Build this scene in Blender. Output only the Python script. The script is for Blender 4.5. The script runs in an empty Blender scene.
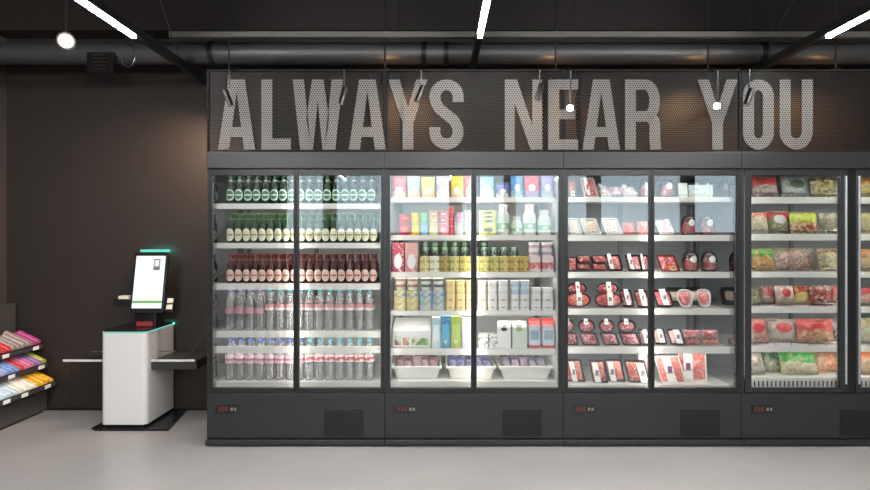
import bpy, math, random
from mathutils import Vector, Matrix
R = math.radians
rnd = random.Random(7)
SC = bpy.context.scene
COL = SC.collection
F = 593.0; VX = 437.0; VY = 241.0; H = 1.414
def wx(px, Y): return (px - VX) / F * Y
def wz(py, Y): return H + (VY - py) / F * Y
YF = 4.1                      # front plane of the fridges
YI = 4.235                    # front of the goods on the shelves

# ------------------------------------------------------------------ materials
def lin(v):
    v /= 255.0
    return v / 12.92 if v <= .04045 else ((v + .055) / 1.055) ** 2.4
def C(r, g, b): return (lin(r), lin(g), lin(b), 1)
MATS = {}
def newmat(name):
    m = bpy.data.materials.new(name); m.use_nodes = True
    nt = m.node_tree
    return m, nt, nt.nodes['Principled BSDF']
def pr(name, col, rough=.5, metal=0., spec=.5, coat=0., bump=0., bscale=60., trans=0.):
    if name in MATS: return MATS[name]
    m, nt, b = newmat(name)
    b.inputs['Base Color'].default_value = col
    b.inputs['Roughness'].default_value = rough
    b.inputs['Metallic'].default_value = metal
    b.inputs['Specular IOR Level'].default_value = spec
    b.inputs['Coat Weight'].default_value = coat
    b.inputs['Coat Roughness'].default_value = .08
    n = nt.nodes.new('ShaderNodeTexNoise'); n.inputs['Scale'].default_value = bscale
    tc = nt.nodes.new('ShaderNodeTexCoord'); nt.links.new(tc.outputs['Object'], n.inputs['Vector'])
    mr = nt.nodes.new('ShaderNodeMapRange')
    mr.inputs['To Min'].default_value = max(0, rough - .04); mr.inputs['To Max'].default_value = min(1, rough + .04)
    nt.links.new(n.outputs['Fac'], mr.inputs['Value']); nt.links.new(mr.outputs['Result'], b.inputs['Roughness'])
    if bump:
        bp = nt.nodes.new('ShaderNodeBump'); bp.inputs['Strength'].default_value = bump; bp.inputs['Distance'].default_value = .004
        nt.links.new(n.outputs['Fac'], bp.inputs['Height']); nt.links.new(bp.outputs['Normal'], b.inputs['Normal'])
    MATS[name] = m; return m
def em(name, col, s):
    if name in MATS: return MATS[name]
    m, nt, b = newmat(name)
    b.inputs['Base Color'].default_value = (.02, .02, .02, 1)
    b.inputs['Emission Color'].default_value = col
    b.inputs['Emission Strength'].default_value = s
    MATS[name] = m; return m
def thin(name, tint, gloss=1.6, rough=.02, diff=0., dcol=(1, 1, 1, 1)):
    """thin clear sheet: see-through with a Fresnel reflection"""
    if name in MATS: return MATS[name]
    m = bpy.data.materials.new(name); m.use_nodes = True; nt = m.node_tree; nt.nodes.clear()
    out = nt.nodes.new('ShaderNodeOutputMaterial')
    t = nt.nodes.new('ShaderNodeBsdfTransparent'); t.inputs['Color'].default_value = tint
    g = nt.nodes.new('ShaderNodeBsdfGlossy'); g.inputs['Roughness'].default_value = rough
    fr = nt.nodes.new('ShaderNodeFresnel'); fr.inputs['IOR'].default_value = 1.5
    mu = nt.nodes.new('ShaderNodeMath'); mu.operation = 'MULTIPLY'; mu.use_clamp = True; mu.inputs[1].default_value = gloss
    nt.links.new(fr.outputs[0], mu.inputs[0])
    mx = nt.nodes.new('ShaderNodeMixShader'); nt.links.new(mu.outputs[0], mx.inputs[0])
    base = t
    if diff:
        d = nt.nodes.new('ShaderNodeBsdfDiffuse'); d.inputs['Color'].default_value = dcol
        m2 = nt.nodes.new('ShaderNodeMixShader'); m2.inputs[0].default_value = diff
        nt.links.new(t.outputs[0], m2.inputs[1]); nt.links.new(d.outputs[0], m2.inputs[2]); base = m2
    nt.links.new(base.outputs[0], mx.inputs[1]); nt.links.new(g.outputs[0], mx.inputs[2])
    nt.links.new(mx.outputs[0], out.inputs[0])
    MATS[name] = m; return m
def perf(name, col, rough, r=.36, pitch=.0165, metal=0.):
    """perforated sheet: staggered round holes one really sees through"""
    if name in MATS: return MATS[name]
    m, nt, b = newmat(name)
    b.inputs['Base Color'].default_value = col; b.inputs['Roughness'].default_value = rough; b.inputs['Metallic'].default_value = metal; b.inputs['Specular IOR Level'].default_value = .2
    L = nt.links.new
    g = nt.nodes.new('ShaderNodeNewGeometry')
    masks = []
    for off in ((0, 0), (.5, .5)):
        mp = nt.nodes.new('ShaderNodeMapping'); mp.vector_type = 'POINT'
        mp.inputs['Scale'].default_value = (1 / pitch, 0, 1 / (pitch * 1.732)); mp.inputs['Location'].default_value = (off[0], 0, off[1])
        L(g.outputs['Position'], mp.inputs['Vector'])
        fr = nt.nodes.new('ShaderNodeVectorMath'); fr.operation = 'FRACTION'; L(mp.outputs[0], fr.inputs[0])
        su = nt.nodes.new('ShaderNodeVectorMath'); su.operation = 'SUBTRACT'; su.inputs[1].default_value = (.5, 0, .5); L(fr.outputs[0], su.inputs[0])
        ml = nt.nodes.new('ShaderNodeVectorMath'); ml.operation = 'MULTIPLY'; ml.inputs[1].default_value = (1, 0, 1.732); L(su.outputs[0], ml.inputs[0])
        ln = nt.nodes.new('ShaderNodeVectorMath'); ln.operation = 'LENGTH'; L(ml.outputs[0], ln.inputs[0])
        lt = nt.nodes.new('ShaderNodeMath'); lt.operation = 'LESS_THAN'; lt.inputs[1].default_value = r; L(ln.outputs['Value'], lt.inputs[0])
        masks.append(lt)
    mxm = nt.nodes.new('ShaderNodeMath'); mxm.operation = 'MAXIMUM'; L(masks[0].outputs[0], mxm.inputs[0]); L(masks[1].outputs[0], mxm.inputs[1])
    inv = nt.nodes.new('ShaderNodeMath'); inv.operation = 'SUBTRACT'; inv.inputs[0].default_value = 1; L(mxm.outputs[0], inv.inputs[1])
    L(inv.outputs[0], b.inputs['Alpha'])
    MATS[name] = m; return m
def ramp(nt, stops):
    n = nt.nodes.new('ShaderNodeValToRGB'); cr = n.color_ramp
    while len(cr.elements) < len(stops): cr.elements.new(.5)
    for e, (p, c) in zip(cr.elements, stops): e.position = p; e.color = c
    return n
def meatm(name, c1, c2, fat, scale=22., fatpos=.62):
    scale *= 1.7
    """raw meat: red flesh with streaks of fat"""
    if name in MATS: return MATS[name]
    m, nt, b = newmat(name); L = nt.links.new
    tc = nt.nodes.new('ShaderNodeTexCoord')
    n = nt.nodes.new('ShaderNodeTexNoise'); n.inputs['Scale'].default_value = scale; n.inputs['Detail'].default_value = 5; n.inputs['Distortion'].default_value = 2.2
    oi = nt.nodes.new('ShaderNodeObjectInfo')
    ad = nt.nodes.new('ShaderNodeVectorMath'); L(tc.outputs['Object'], ad.inputs[0]); L(oi.outputs['Location'], ad.inputs[1])
    L(ad.outputs[0], n.inputs['Vector'])
    r = ramp(nt, [(.36, c1), (.5, c2), (fatpos - .06, c2), (fatpos, fat)])
    L(n.outputs['Fac'], r.inputs[0]); L(r.outputs[0], b.inputs['Base Color'])
    b.inputs['Roughness'].default_value = .3; b.inputs['Coat Weight'].default_value = .5; b.inputs['Coat Roughness'].default_value = .1
    bp = nt.nodes.new('ShaderNodeBump'); bp.inputs['Strength'].default_value = .3; bp.inputs['Distance'].default_value = .006
    L(n.outputs['Fac'], bp.inputs['Height']); L(bp.outputs[0], b.inputs['Normal'])
    MATS[name] = m; return m
def bagm(name, top, c1, c2, emblem=None, split=.5, scale=26., ecol2=(.8, .75, .7, 1)):
    """printed plastic bag: a coloured header, a clear window on mixed contents and an oval emblem"""
    if name in MATS: return MATS[name]
    m, nt, b = newmat(name); L = nt.links.new
    tc = nt.nodes.new('ShaderNodeTexCoord')
    v = nt.nodes.new('ShaderNodeTexVoronoi'); v.inputs['Scale'].default_value = scale
    L(tc.outputs['Object'], v.inputs['Vector'])
    sep = nt.nodes.new('ShaderNodeSeparateColor'); L(v.outputs['Color'], sep.inputs[0])
    r = ramp(nt, [(.1, c1), (.45, c2), (.7, ecol2), (.9, c1)]); L(sep.outputs[0], r.inputs[0])
    sx = nt.nodes.new('ShaderNodeSeparateXYZ'); L(tc.outputs['Generated'], sx.inputs[0])
    nz = nt.nodes.new('ShaderNodeTexNoise'); nz.inputs['Scale'].default_value = 9; L(tc.outputs['Object'], nz.inputs['Vector'])
    ma = nt.nodes.new('ShaderNodeMath'); ma.operation = 'MULTIPLY_ADD'; ma.inputs[1].default_value = .9; ma.inputs[2].default_value = -.45; L(nz.outputs['Fac'], ma.inputs[0])
    az = nt.nodes.new('ShaderNodeMath'); L(sx.outputs['Z'], az.inputs[0]); L(ma.outputs[0], az.inputs[1])
    gt = nt.nodes.new('ShaderNodeMath'); gt.operation = 'GREATER_THAN'; gt.inputs[1].default_value = split; L(az.outputs[0], gt.inputs[0])
    mx = nt.nodes.new('ShaderNodeMixRGB'); L(gt.outputs[0], mx.inputs[0]); L(r.outputs[0], mx.inputs[1]); mx.inputs[2].default_value = top
    n3 = nt.nodes.new('ShaderNodeTexNoise'); n3.inputs['Scale'].default_value = 30; n3.inputs['Detail'].default_value = 2; L(tc.outputs['Object'], n3.inputs['Vector'])
    g3 = nt.nodes.new('ShaderNodeMapRange'); g3.inputs['From Min'].default_value = .56; g3.inputs['From Max'].default_value = .64; g3.inputs['To Max'].default_value = .75; L(n3.outputs['Fac'], g3.inputs['Value'])
    m4 = nt.nodes.new('ShaderNodeMixRGB'); L(g3.outputs[0], m4.inputs[0]); L(mx.outputs[0], m4.inputs[1]); m4.inputs[2].default_value = c2; mx = m4
    last = mx
    if emblem:
        mp = nt.nodes.new('ShaderNodeMapping'); mp.inputs['Location'].default_value = (-.5 / .27, 0, -.62 / .2); mp.inputs['Scale'].default_value = (1 / .27, 0, 1 / .2)
        L(tc.outputs['Generated'], mp.inputs[0])
        ln = nt.nodes.new('ShaderNodeVectorMath'); ln.operation = 'LENGTH'; L(mp.outputs[0], ln.inputs[0])
        lt = nt.nodes.new('ShaderNodeMath'); lt.operation = 'LESS_THAN'; lt.inputs[1].default_value = 1.; L(ln.outputs['Value'], lt.inputs[0])
        m2 = nt.nodes.new('ShaderNodeMixRGB'); L(lt.outputs[0], m2.inputs[0]); L(mx.outputs[0], m2.inputs[1]); m2.inputs[2].default_value = emblem
        last = m2
    L(last.outputs[0], b.inputs['Base Color'])
    b.inputs['Roughness'].default_value = .3
    bn = nt.nodes.new('ShaderNodeTexNoise'); bn.inputs['Scale'].default_value = 35; bn.inputs['Detail'].default_value = 3; L(tc.outputs['Object'], bn.inputs['Vector'])
    bp = nt.nodes.new('ShaderNodeBump'); bp.inputs['Strength'].default_value = .5; bp.inputs['Distance'].default_value = .01
    L(bn.outputs['Fac'], bp.inputs['Height']); L(bp.outputs[0], b.inputs['Normal'])
    MATS[name] = m; return m
def printm(name, bg, band, bandz=(.0, .3), disc=None, dz=.36, dr=.3, speck=None):
    """printed pack: ground colour, a band across, a round emblem, small printed marks"""
    if name in MATS: return MATS[name]
    m, nt, b = newmat(name); L = nt.links.new
    tc = nt.nodes.new('ShaderNodeTexCoord'); sx = nt.nodes.new('ShaderNodeSeparateXYZ'); L(tc.outputs['Generated'], sx.inputs[0])
    g1 = nt.nodes.new('ShaderNodeMath'); g1.operation = 'GREATER_THAN'; g1.inputs[1].default_value = bandz[0]; L(sx.outputs['Z'], g1.inputs[0])
    g2 = nt.nodes.new('ShaderNodeMath'); g2.operation = 'LESS_THAN'; g2.inputs[1].default_value = bandz[1]; L(sx.outputs['Z'], g2.inputs[0])
    mu = nt.nodes.new('ShaderNodeMath'); mu.operation = 'MULTIPLY'; L(g1.outputs[0], mu.inputs[0]); L(g2.outputs[0], mu.inputs[1])
    mx = nt.nodes.new('ShaderNodeMixRGB'); L(mu.outputs[0], mx.inputs[0]); mx.inputs[1].default_value = bg; mx.inputs[2].default_value = band
    last = mx
    if speck:
        v = nt.nodes.new('ShaderNodeTexNoise'); v.inputs['Scale'].default_value = 55; v.inputs['Detail'].default_value = 1; L(tc.outputs['Object'], v.inputs['Vector'])
        gt = nt.nodes.new('ShaderNodeMath'); gt.operation = 'GREATER_THAN'; gt.inputs[1].default_value = .6; L(v.outputs['Fac'], gt.inputs[0])
        m3 = nt.nodes.new('ShaderNodeMixRGB'); L(gt.outputs[0], m3.inputs[0]); L(last.outputs[0], m3.inputs[1]); m3.inputs[2].default_value = speck; last = m3
    if disc:
        mp = nt.nodes.new('ShaderNodeMapping'); mp.inputs['Location'].default_value = (-.5 / dr, 0, -dz / (dr * .75)); mp.inputs['Scale'].default_value = (1 / dr, 0, 1 / (dr * .75))
        L(tc.outputs['Generated'], mp.inputs[0])
        ln = nt.nodes.new('ShaderNodeVectorMath'); ln.operation = 'LENGTH'; L(mp.outputs[0], ln.inputs[0])
        lt = nt.nodes.new('ShaderNodeMath'); lt.operation = 'LESS_THAN'; lt.inputs[1].default_value = 1.; L(ln.outputs['Value'], lt.inputs[0])
        m2 = nt.nodes.new('ShaderNodeMixRGB'); L(lt.outputs[0], m2.inputs[0]); L(last.outputs[0], m2.inputs[1]); m2.inputs[2].default_value = disc; last = m2
    L(last.outputs[0], b.inputs['Base Color']); b.inputs['Roughness'].default_value = .35
    MATS[name] = m; return m
def ovalm(name, rim, inner, bar):
    """oval label printed in rings, in the label's own UVs"""
    if name in MATS: return MATS[name]
    m, nt, b = newmat(name); L = nt.links.new
    uv = nt.nodes.new('ShaderNodeTexCoord'); su = nt.nodes.new('ShaderNodeVectorMath'); su.operation = 'SUBTRACT'; su.inputs[1].default_value = (.5, .5, 0); L(uv.outputs['UV'], su.inputs[0])
    ln = nt.nodes.new('ShaderNodeVectorMath'); ln.operation = 'LENGTH'; L(su.outputs[0], ln.inputs[0])
    gt = nt.nodes.new('ShaderNodeMath'); gt.operation = 'GREATER_THAN'; gt.inputs[1].default_value = .36; L(ln.outputs['Value'], gt.inputs[0])
    sx = nt.nodes.new('ShaderNodeSeparateXYZ'); L(su.outputs[0], sx.inputs[0])
    ab = nt.nodes.new('ShaderNodeMath'); ab.operation = 'ABSOLUTE'; L(sx.outputs['Y'], ab.inputs[0])
    lt = nt.nodes.new('ShaderNodeMath'); lt.operation = 'LESS_THAN'; lt.inputs[1].default_value = .07; L(ab.outputs[0], lt.inputs[0])
    m1 = nt.nodes.new('ShaderNodeMixRGB'); L(lt.outputs[0], m1.inputs[0]); m1.inputs[1].default_value = inner; m1.inputs[2].default_value = bar
    m2 = nt.nodes.new('ShaderNodeMixRGB'); L(gt.outputs[0], m2.inputs[0]); L(m1.outputs[0], m2.inputs[1]); m2.inputs[2].default_value = rim
    L(m2.outputs[0], b.inputs['Base Color']); b.inputs['Roughness'].default_value = .4
    MATS[name] = m; return m

# ------------------------------------------------------------------ mesh builder
class MB:
    def __init__(s): s.v = []; s.f = []; s.mi = []; s.uv = {}
    def add(s, vs, fs, m=0):
        o = len(s.v); s.v += [tuple(v) for v in vs]
        for f in fs: s.f.append([i + o for i in f]); s.mi.append(m)
        return o
    def box(s, x0, x1, y0, y1, z0, z1, m=0):
        s.add([(x0, y0, z0), (x1, y0, z0), (x1, y1, z0), (x0, y1, z0), (x0, y0, z1), (x1, y0, z1), (x1, y1, z1), (x0, y1, z1)],
              [(0, 3, 2, 1), (4, 5, 6, 7), (0, 1, 5, 4), (1, 2, 6, 5), (2, 3, 7, 6), (3, 0, 4, 7)], m); return s
    def hexa(s, a, b, m=0):
        """two quads a (front) and b (back), each given counter-clockwise seen from the front"""
        s.add(list(a) + list(b), [(0, 1, 2, 3), (7, 6, 5, 4), (0, 4, 5, 1), (1, 5, 6, 2), (2, 6, 7, 3), (3, 7, 4, 0)], m); return s
    def lathe(s, prof, n=16, c=(0, 0), m=0, sq=0.):
        def pt(r, z, k):
            a = 2 * math.pi * k / n; ca, sa = math.cos(a), math.sin(a)
            if sq:
                q = (abs(ca) ** sq + abs(sa) ** sq) ** (-1 / sq); ca *= q; sa *= q
            return (c[0] + r * ca, c[1] + r * sa, z)
        vs = [pt(r, z, k) for r, z in prof for k in range(n)]; fs = []
        for i in range(len(prof) - 1):
            for k in range(n):
                k2 = (k + 1) % n; fs.append((i * n + k, i * n + k2, (i + 1) * n + k2, (i + 1) * n + k))
        fs.append(tuple(range(n - 1, -1, -1))); fs.append(tuple((len(prof) - 1) * n + k for k in range(n)))
        s.add(vs, fs, m); return s
    def prism(s, poly, a0, a1, axis='z', m=0):
        n = len(poly)
        def P(p, t): return (p[0], p[1], t) if axis == 'z' else (p[0], t, p[1]) if axis == 'y' else (t, p[0], p[1])
        s.add([P(p, a0) for p in poly] + [P(p, a1) for p in poly],
              [tuple(range(n - 1, -1, -1)), tuple(range(n, 2 * n))] + [(i, (i + 1) % n, (i + 1) % n + n, i + n) for i in range(n)], m); return s
    def tube(s, pts, r, n=8, m=0):
        pts = [Vector(p) for p in pts]; vs = []; fs = []
        for i, p in enumerate(pts):
            d = (pts[min(i + 1, len(pts) - 1)] - pts[max(i - 1, 0)]).normalized()
            u = d.cross(Vector((0, 0, 1)))
            if u.length < 1e-3: u = d.cross(Vector((1, 0, 0)))
            u.normalize(); w = d.cross(u)
            vs += [p + (u * math.cos(2 * math.pi * k / n) + w * math.sin(2 * math.pi * k / n)) * r for k in range(n)]
        for i in range(len(pts) - 1):
            for k in range(n):
                k2 = (k + 1) % n; fs.append((i * n + k, i * n + k2, (i + 1) * n + k2, (i + 1) * n + k))
        fs.append(tuple(range(n - 1, -1, -1))); fs.append(tuple((len(pts) - 1) * n + k for k in range(n)))
        s.add(vs, fs, m); return s
    def build(s, name, mats, parent=None, bevel=0., smooth=None, loc=None):
        me = bpy.data.meshes.new(name); me.from_pydata(s.v, [], s.f)
        for m in (mats if isinstance(mats, (list, tuple)) else [mats]): me.materials.append(m)
        me.polygons.foreach_set('material_index', s.mi)
        if s.uv:
            ul = me.uv_layers.new(name='UVMap')
            for lp in me.loops: ul.data[lp.index].uv = s.uv.get(lp.vertex_index, (0, 0))
        import bmesh
        bm = bmesh.new(); bm.from_mesh(me); bmesh.ops.recalc_face_normals(bm, faces=bm.faces); bm.to_mesh(me); bm.free()
        if smooth is not None:
            for p in me.polygons: p.use_smooth = True
            me.set_sharp_from_angle(angle=R(smooth))
        me.update()
        o = bpy.data.objects.new(name, me); COL.objects.link(o)
        if parent is not None: o.parent = parent
        if loc: o.location = loc
        if bevel:
            b = o.modifiers.new('Bevel', 'BEVEL'); b.width = bevel; b.segments = 2; b.limit_method = 'ANGLE'
        return o
def tag(o, label, cat, group=None):
    o['label'] = label; o['category'] = cat
    if group: o['group'] = group
    return o
def thing(name, label='', cat='', loc=(0, 0, 0), rot=(0, 0, 0), group=None):
    o = bpy.data.objects.new(name, None); COL.objects.link(o); o.empty_display_size = .05
    o.location = loc; o.rotation_euler = rot
    if cat: tag(o, label, cat, group)
    return o
def struct(o): o['kind'] = 'structure'; return o
def dup(root, loc, rot=None, label=None, group=None):
    kids = {}
    for o in root.children_recursive: kids[o] = o.copy()
    r = root.copy(); COL.objects.link(r)
    for o, c in kids.items():
        COL.objects.link(c); c.parent = r if o.parent == root else kids[o.parent]
    r.location = loc
    if rot is not None: r.rotation_euler = rot
    if label: r['label'] = label
    if group: r['group'] = group
    return r
ORD = 'first second third fourth fifth sixth seventh eighth ninth tenth eleventh twelfth thirteenth fourteenth fifteenth sixteenth seventeenth eighteenth nineteenth twentieth'.split()
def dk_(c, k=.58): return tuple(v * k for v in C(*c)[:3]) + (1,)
def srgb_mix(c, k): return (c[0] * k, c[1] * k, c[2] * k, 1)
def rrect(x0, x1, y0, y1, r, n=5):
    p = []
    for cx, cy, a0 in ((x1 - r, y0 + r, -90), (x1 - r, y1 - r, 0), (x0 + r, y1 - r, 90), (x0 + r, y0 + r, 180)):
        for k in range(n + 1):
            a = R(a0 + 90 * k / n); p.append((cx + r * math.cos(a), cy + r * math.sin(a)))
    return p

# common materials
M_dark = pr('dark_paint', C(36, 37, 39), .4, .0, .45)
M_black = pr('black_frame', C(20, 20, 20), .35)
M_post = pr('grey_post', C(34, 35, 36), .36)
M_white = pr('white_plastic', C(244, 240, 233), .32)
M_shelf = pr('shelf_white', C(228, 226, 222), .35)
M_liner = pr('grey_liner', C(214, 216, 216), .4)
M_liner_shade = pr('grey_liner_shaded', C(150, 156, 160), .4)  # same liner, weaker light inside the cabinet put into its colour
M_mirror = pr('mirror_steel', C(190, 192, 194), .07, 1.)
M_silver = pr('silver_metal', C(175, 177, 178), .28, 1.)
M_glass = thin('door_glass', (.95, .965, .965, 1), 1.75, .0)
M_led = em('fridge_led', (1, .95, .88, 1), 12.)
M_ledv = em('fridge_led_post', (1, .95, .88, 1), 26.)
M_teal = em('teal_light', (.22, .72, .62, 1), .8)
M_label = pr('paper_label', C(240, 238, 232), .5)
M_ink = pr('print_black', C(38, 36, 38), .5)
M_film = thin('clear_film', (.96, .97, .97, 1), 1.6, .08)

# ------------------------------------------------------------------ setting
XL, XR, YB, YW, ZC = -3.6, 7.4, -5.0, 4.96, 3.35
def floor_mat():
    m, nt, b = newmat('floor_concrete'); L = nt.links.new
    tc = nt.nodes.new('ShaderNodeTexCoord'); n = nt.nodes.new('ShaderNodeTexNoise'); n.inputs['Scale'].default_value = 1.3; n.inputs['Detail'].default_value = 5
    L(tc.outputs['Object'], n.inputs['Vector'])
    r = ramp(nt, [(.35, C(152, 148, 146)), (.65, C(162, 158, 156))]); L(n.outputs['Fac'], r.inputs[0]); L(r.outputs[0], b.inputs['Base Color'])
    b.inputs['Roughness'].default_value = .33; b.inputs['Specular IOR Level'].default_value = .45
    return m
M_wall = pr('wall_charcoal', C(43, 37, 34), .5, bump=.05, bscale=40)
M_wallb = pr('wall_side', C(60, 53, 50), .6)
M_ceil = pr('ceiling_dark', C(46, 37, 33), .7)
struct(MB().box(XL, XR, YB, YW, -.1, 0).build('floor', floor_mat()))
struct(MB().box(XL, XR, YB, YW, ZC, ZC + .1).build('ceiling', M_ceil))
struct(MB().box(XL - .1, XR + .1, YW, YW + .1, -.1, ZC + .1).build('wall_front', M_wall))
struct(MB().box(XL - .1, XL, YB, YW, -.1, ZC + .1).build('wall_left', M_wallb))
struct(MB().box(XR, XR + .1, YB, YW, -.1, ZC + .1).build('wall_right', M_wallb))
# wall behind the camera with a band of windows that the glass doors mirror
WZ0, WZ1 = 1.56, 2.95
WIN = [(-3.42, -2.5), (-2.3, .32), (.52, 1.55), (1.72, 3.4), (3.62, 5.5), (5.72, 6.9)]
wb = MB(); wb.box(XL, XR, YB - .15, YB, -.1, WZ0); wb.box(XL, XR, YB - .15, YB, WZ1, ZC + .1)
xs = [XL] + [a for w in WIN for a in w] + [XR]
for i in range(0, len(xs), 2): wb.box(xs[i], xs[i + 1], YB - .15, YB, WZ0, WZ1)
struct(wb.build('wall_back', M_wallb))
for i, (a, b) in enumerate(WIN):
    w = MB(); t = .05
    w.box(a, b, YB - .1, YB - .04, WZ0, WZ0 + t); w.box(a, b, YB - .1, YB - .04, WZ1 - t, WZ1)
    w.box(a, a + t, YB - .1, YB - .04, WZ0 + t, WZ1 - t); w.box(b - t, b, YB - .1, YB - .04, WZ0 + t, WZ1 - t)
    o = struct(w.build('window_%d' % (i + 1), M_black))
    MB().box(a + t, b - t, YB - .075, YB - .069, WZ0 + t, WZ1 - t).build('pane', thin('window_glass', (.97, .98, .98, 1), 1.), o)
# wall panel joints
for i, px in enumerate((71,)):
    X = wx(px, YW); struct(MB().box(X - .004, X + .004, YW - .003, YW, .03, 2.75).build('trim_%d' % (i + 1), pr('joint_dark', C(38, 33, 31), .6)))
struct(MB().box(XL, -1.6, YW - .008, YW, 0, .018).build('baseboard_front', M_black))

struct(MB().box(XL, XR, 4.75, YW, wz(30, 4.75), ZC).build('trim_2', pr('upper_wall_darkening', C(26, 19, 16), .7)))  # added dark brown box, keeps the wall above the duct dark

# sky outside
w = bpy.data.worlds.new('World'); SC.world = w; w.use_nodes = True
bg = w.node_tree.nodes['Background']; bg.inputs[0].default_value = (.74, .9, 1., 1); bg.inputs[1].default_value = 4.0

# ------------------------------------------------------------------ ceiling: duct, rail, LED tracks, spots
YD = 4.62; DZ = wz(53.5, YD); DR = .082
du = thing('air_duct', 'long round grey ventilation duct running along the wall under the ceiling', 'duct', ((XL + XR) / 2, YD, DZ))
M_duct = pr('duct_metal', C(96, 96, 97), .45, .7)
d = MB()
def cylx(mb, x0, x1, y, z, r, n=28, m=0):
    mb.prism([(y + r * math.cos(2 * math.pi * k / n), z + r * math.sin(2 * math.pi * k / n)) for k in range(n)], x0, x1, 'x', m)
cylx(d, XL - (XL + XR) / 2, XR - (XL + XR) / 2, 0, 0, DR)
d.build('pipe', M_duct, du, smooth=40)
for px in (213, 424, 446, 760):
    f = MB(); X = wx(px, YD) - (XL + XR) / 2; cylx(f, X - .018, X + .018, 0, 0, DR + .012); f.build('collar', M_black, du, smooth=40)
rl = thing('ceiling_rail', 'thin grey steel rail running across under the dark ceiling above the duct', 'rail', (1.5, 4.35, wz(35, 4.35)))
MB().box(wx(170, 4.35) - 1.5, 5.2, -.02, .02, -.02, .02).build('beam', pr('rail_grey', C(105, 103, 100), .5, .5), rl)
for k in range(5):
    X = wx(225 + 175 * k, 4.35) - 1.5
    MB().tube([(X, 0, .02), (X, 0, ZC - wz(35, 4.35))], .005).build('hanger', M_black, rl)
M_tube = em('led_tube', (1, .985, .955, 1), 235.)
YE = 3.757; ZT = wz(38, YE) + .012
def track(px, label, y_end, y0=-4.2, lit=True):
    X = wx(px, YE)
    t = thing('linear_lamp', label, 'lamp', (X, YE, ZT), group='linear lamps on the ceiling tracks')
    MB().box(-.022, .022, y0 - YE, y_end - YE, .005, .06).build('track', M_black, t)
    MB().box(-.0125, .0125, .9 - YE, 0, -.012, .0045).build('tube', M_tube, t)
    MB().box(-.0125, .0125, y0 - YE, .8 - YE, -.012, .0045).build('tube', M_tube, t)
    for yy in (-1.5, 1.2, 2.9, 4.4):
        if yy < y_end: MB().tube([(0, yy - YE, .055), (0, yy - YE, ZC - ZT)], .003, 6).build('suspension_wire', M_black, t)
    return t
track(133.8, 'linear LED lamp under the ceiling above the checkout kiosk, leftmost of three', YW - .02)
track(480, 'linear LED lamp under the ceiling above the dairy fridge, middle of three', YW - .1)
track(828, 'linear LED lamp under the ceiling above the freezer, rightmost of three', YW - .1)
_t = [o for o in COL.objects if o.name.startswith('linear_lamp')]
for t, a, b, c_, d_ in ((_t[0], 175, 45, 158, -6), (_t[2], 778, 28, 797, -6)):
    MB().tube([(wx(a, 4.1) - t.location.x, 4.1 - t.location.y, wz(b, 4.1) - t.location.z), (wx(c_, 4.1) - t.location.x, 4.1 - t.location.y, wz(d_, 4.1) - t.location.z)], .004, 6).build('suspension_wire', pr('wire_grey', C(46, 44, 43), .6), t)
M_spot = em('spot_warm', (1, .88, .66, 1), 1.35)
M_spotw = em('spot_bright', (1, .9, .72, 1), 60.)
M_spotd = em('spot_dim', (1, .8, .55, 1), .15)
def spot(px, py, Y, label, mat, aim, r=.035, up=None, arm=False):
    X, Z = wx(px, Y), wz(py, Y)
    t = thing('spotlight', label, 'spotlight', (X, Y, Z), group='spotlights')
    d = (Vector(aim) - Vector((X, Y, Z))).normalized(); q = Vector((0, 0, 1)).rotation_difference(d).to_matrix().to_4x4()
    def put(mb):
        mb.v = [tuple(q @ Vector(v)) for v in mb.v]; return mb
    put(MB().lathe([(r * .8, -.12), (r * 1.15, -.11), (r * 1.15, 0), (r * .95, 0), (r * .95, -.004)], 20)).build('housing', M_black, t, smooth=40)
    put(MB().lathe([(r * .93, -.003), (r * .93, .001)], 20)).build('lens', mat, t)
    e = q @ Vector((0, 0, -.06)); top = (up or ZC) - Z
    if arm:
        za = wz(69.5, YF) - .008 - Z
        MB().tube([tuple(e), (e[0] + .008, e[1] + .01, za - .03), (e[0] + .01, YF - .0075 - Y - .02, za), (e[0] + .01, YF - .0075 - Y, za)], .006, 8).build('bracket', M_black, t)
        return t, d
    MB().tube([tuple(e), (e[0], e[1] + .0, top)], .007, 8).build('stem', M_black, t)
    return t, d
spot(66, 41, 3.9, 'round warm glowing spotlight on the ceiling over the empty dark wall', M_spot, (0, 0, 1.45), .05)
spot(570, 108, 3.93, 'small bright spotlight shining in front of the letter E of the sign', M_spotw, (0, 0, 1.43), .022, arm=True)
spot(717, 106, 3.93, 'small bright spotlight shining in front of the second letter Y of the sign', M_spotw, (0, 0, 1.43), .022, arm=True)
for px, py, ax, nm in ((231, 98, .5, 'left edge of the first letter A'), (341, 96, -.3, 'gap after the letter W'), (417, 94, -.5, 'first letter Y'), (537, 92, -.4, 'letter N'), (746, 97, -.5, 'letter O')):
    spot(px, py + 8, 3.98, 'slim dark spotlight in front of the sign, ' + nm, M_spotd, (wx(px, 3.98) + ax * .7, 3.92, 1.4), .017, arm=True)
wl = spot(226, 104, 4.45, 'warm spotlight behind the mesh sign washing the dark wall', em('spot_wash', (1, .7, .45, 1), 8.), (-2.1, 4.96, 1.9), .03)[0]
l = bpy.data.lights.new('wash', 'SPOT'); l.energy = 110; l.color = (1, .68, .46); l.spot_size = R(110); l.spot_blend = 1; l.shadow_soft_size = .03
o = bpy.data.objects.new('wash_beam', l); COL.objects.link(o); o.location = (wx(226, 4.45) - .06, 4.49, wz(104, 4.45) - .02); o.rotation_euler = (Vector((-2.25, 4.96, 1.75)) - o.location).to_track_quat('-Z', 'Y').to_euler()
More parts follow.
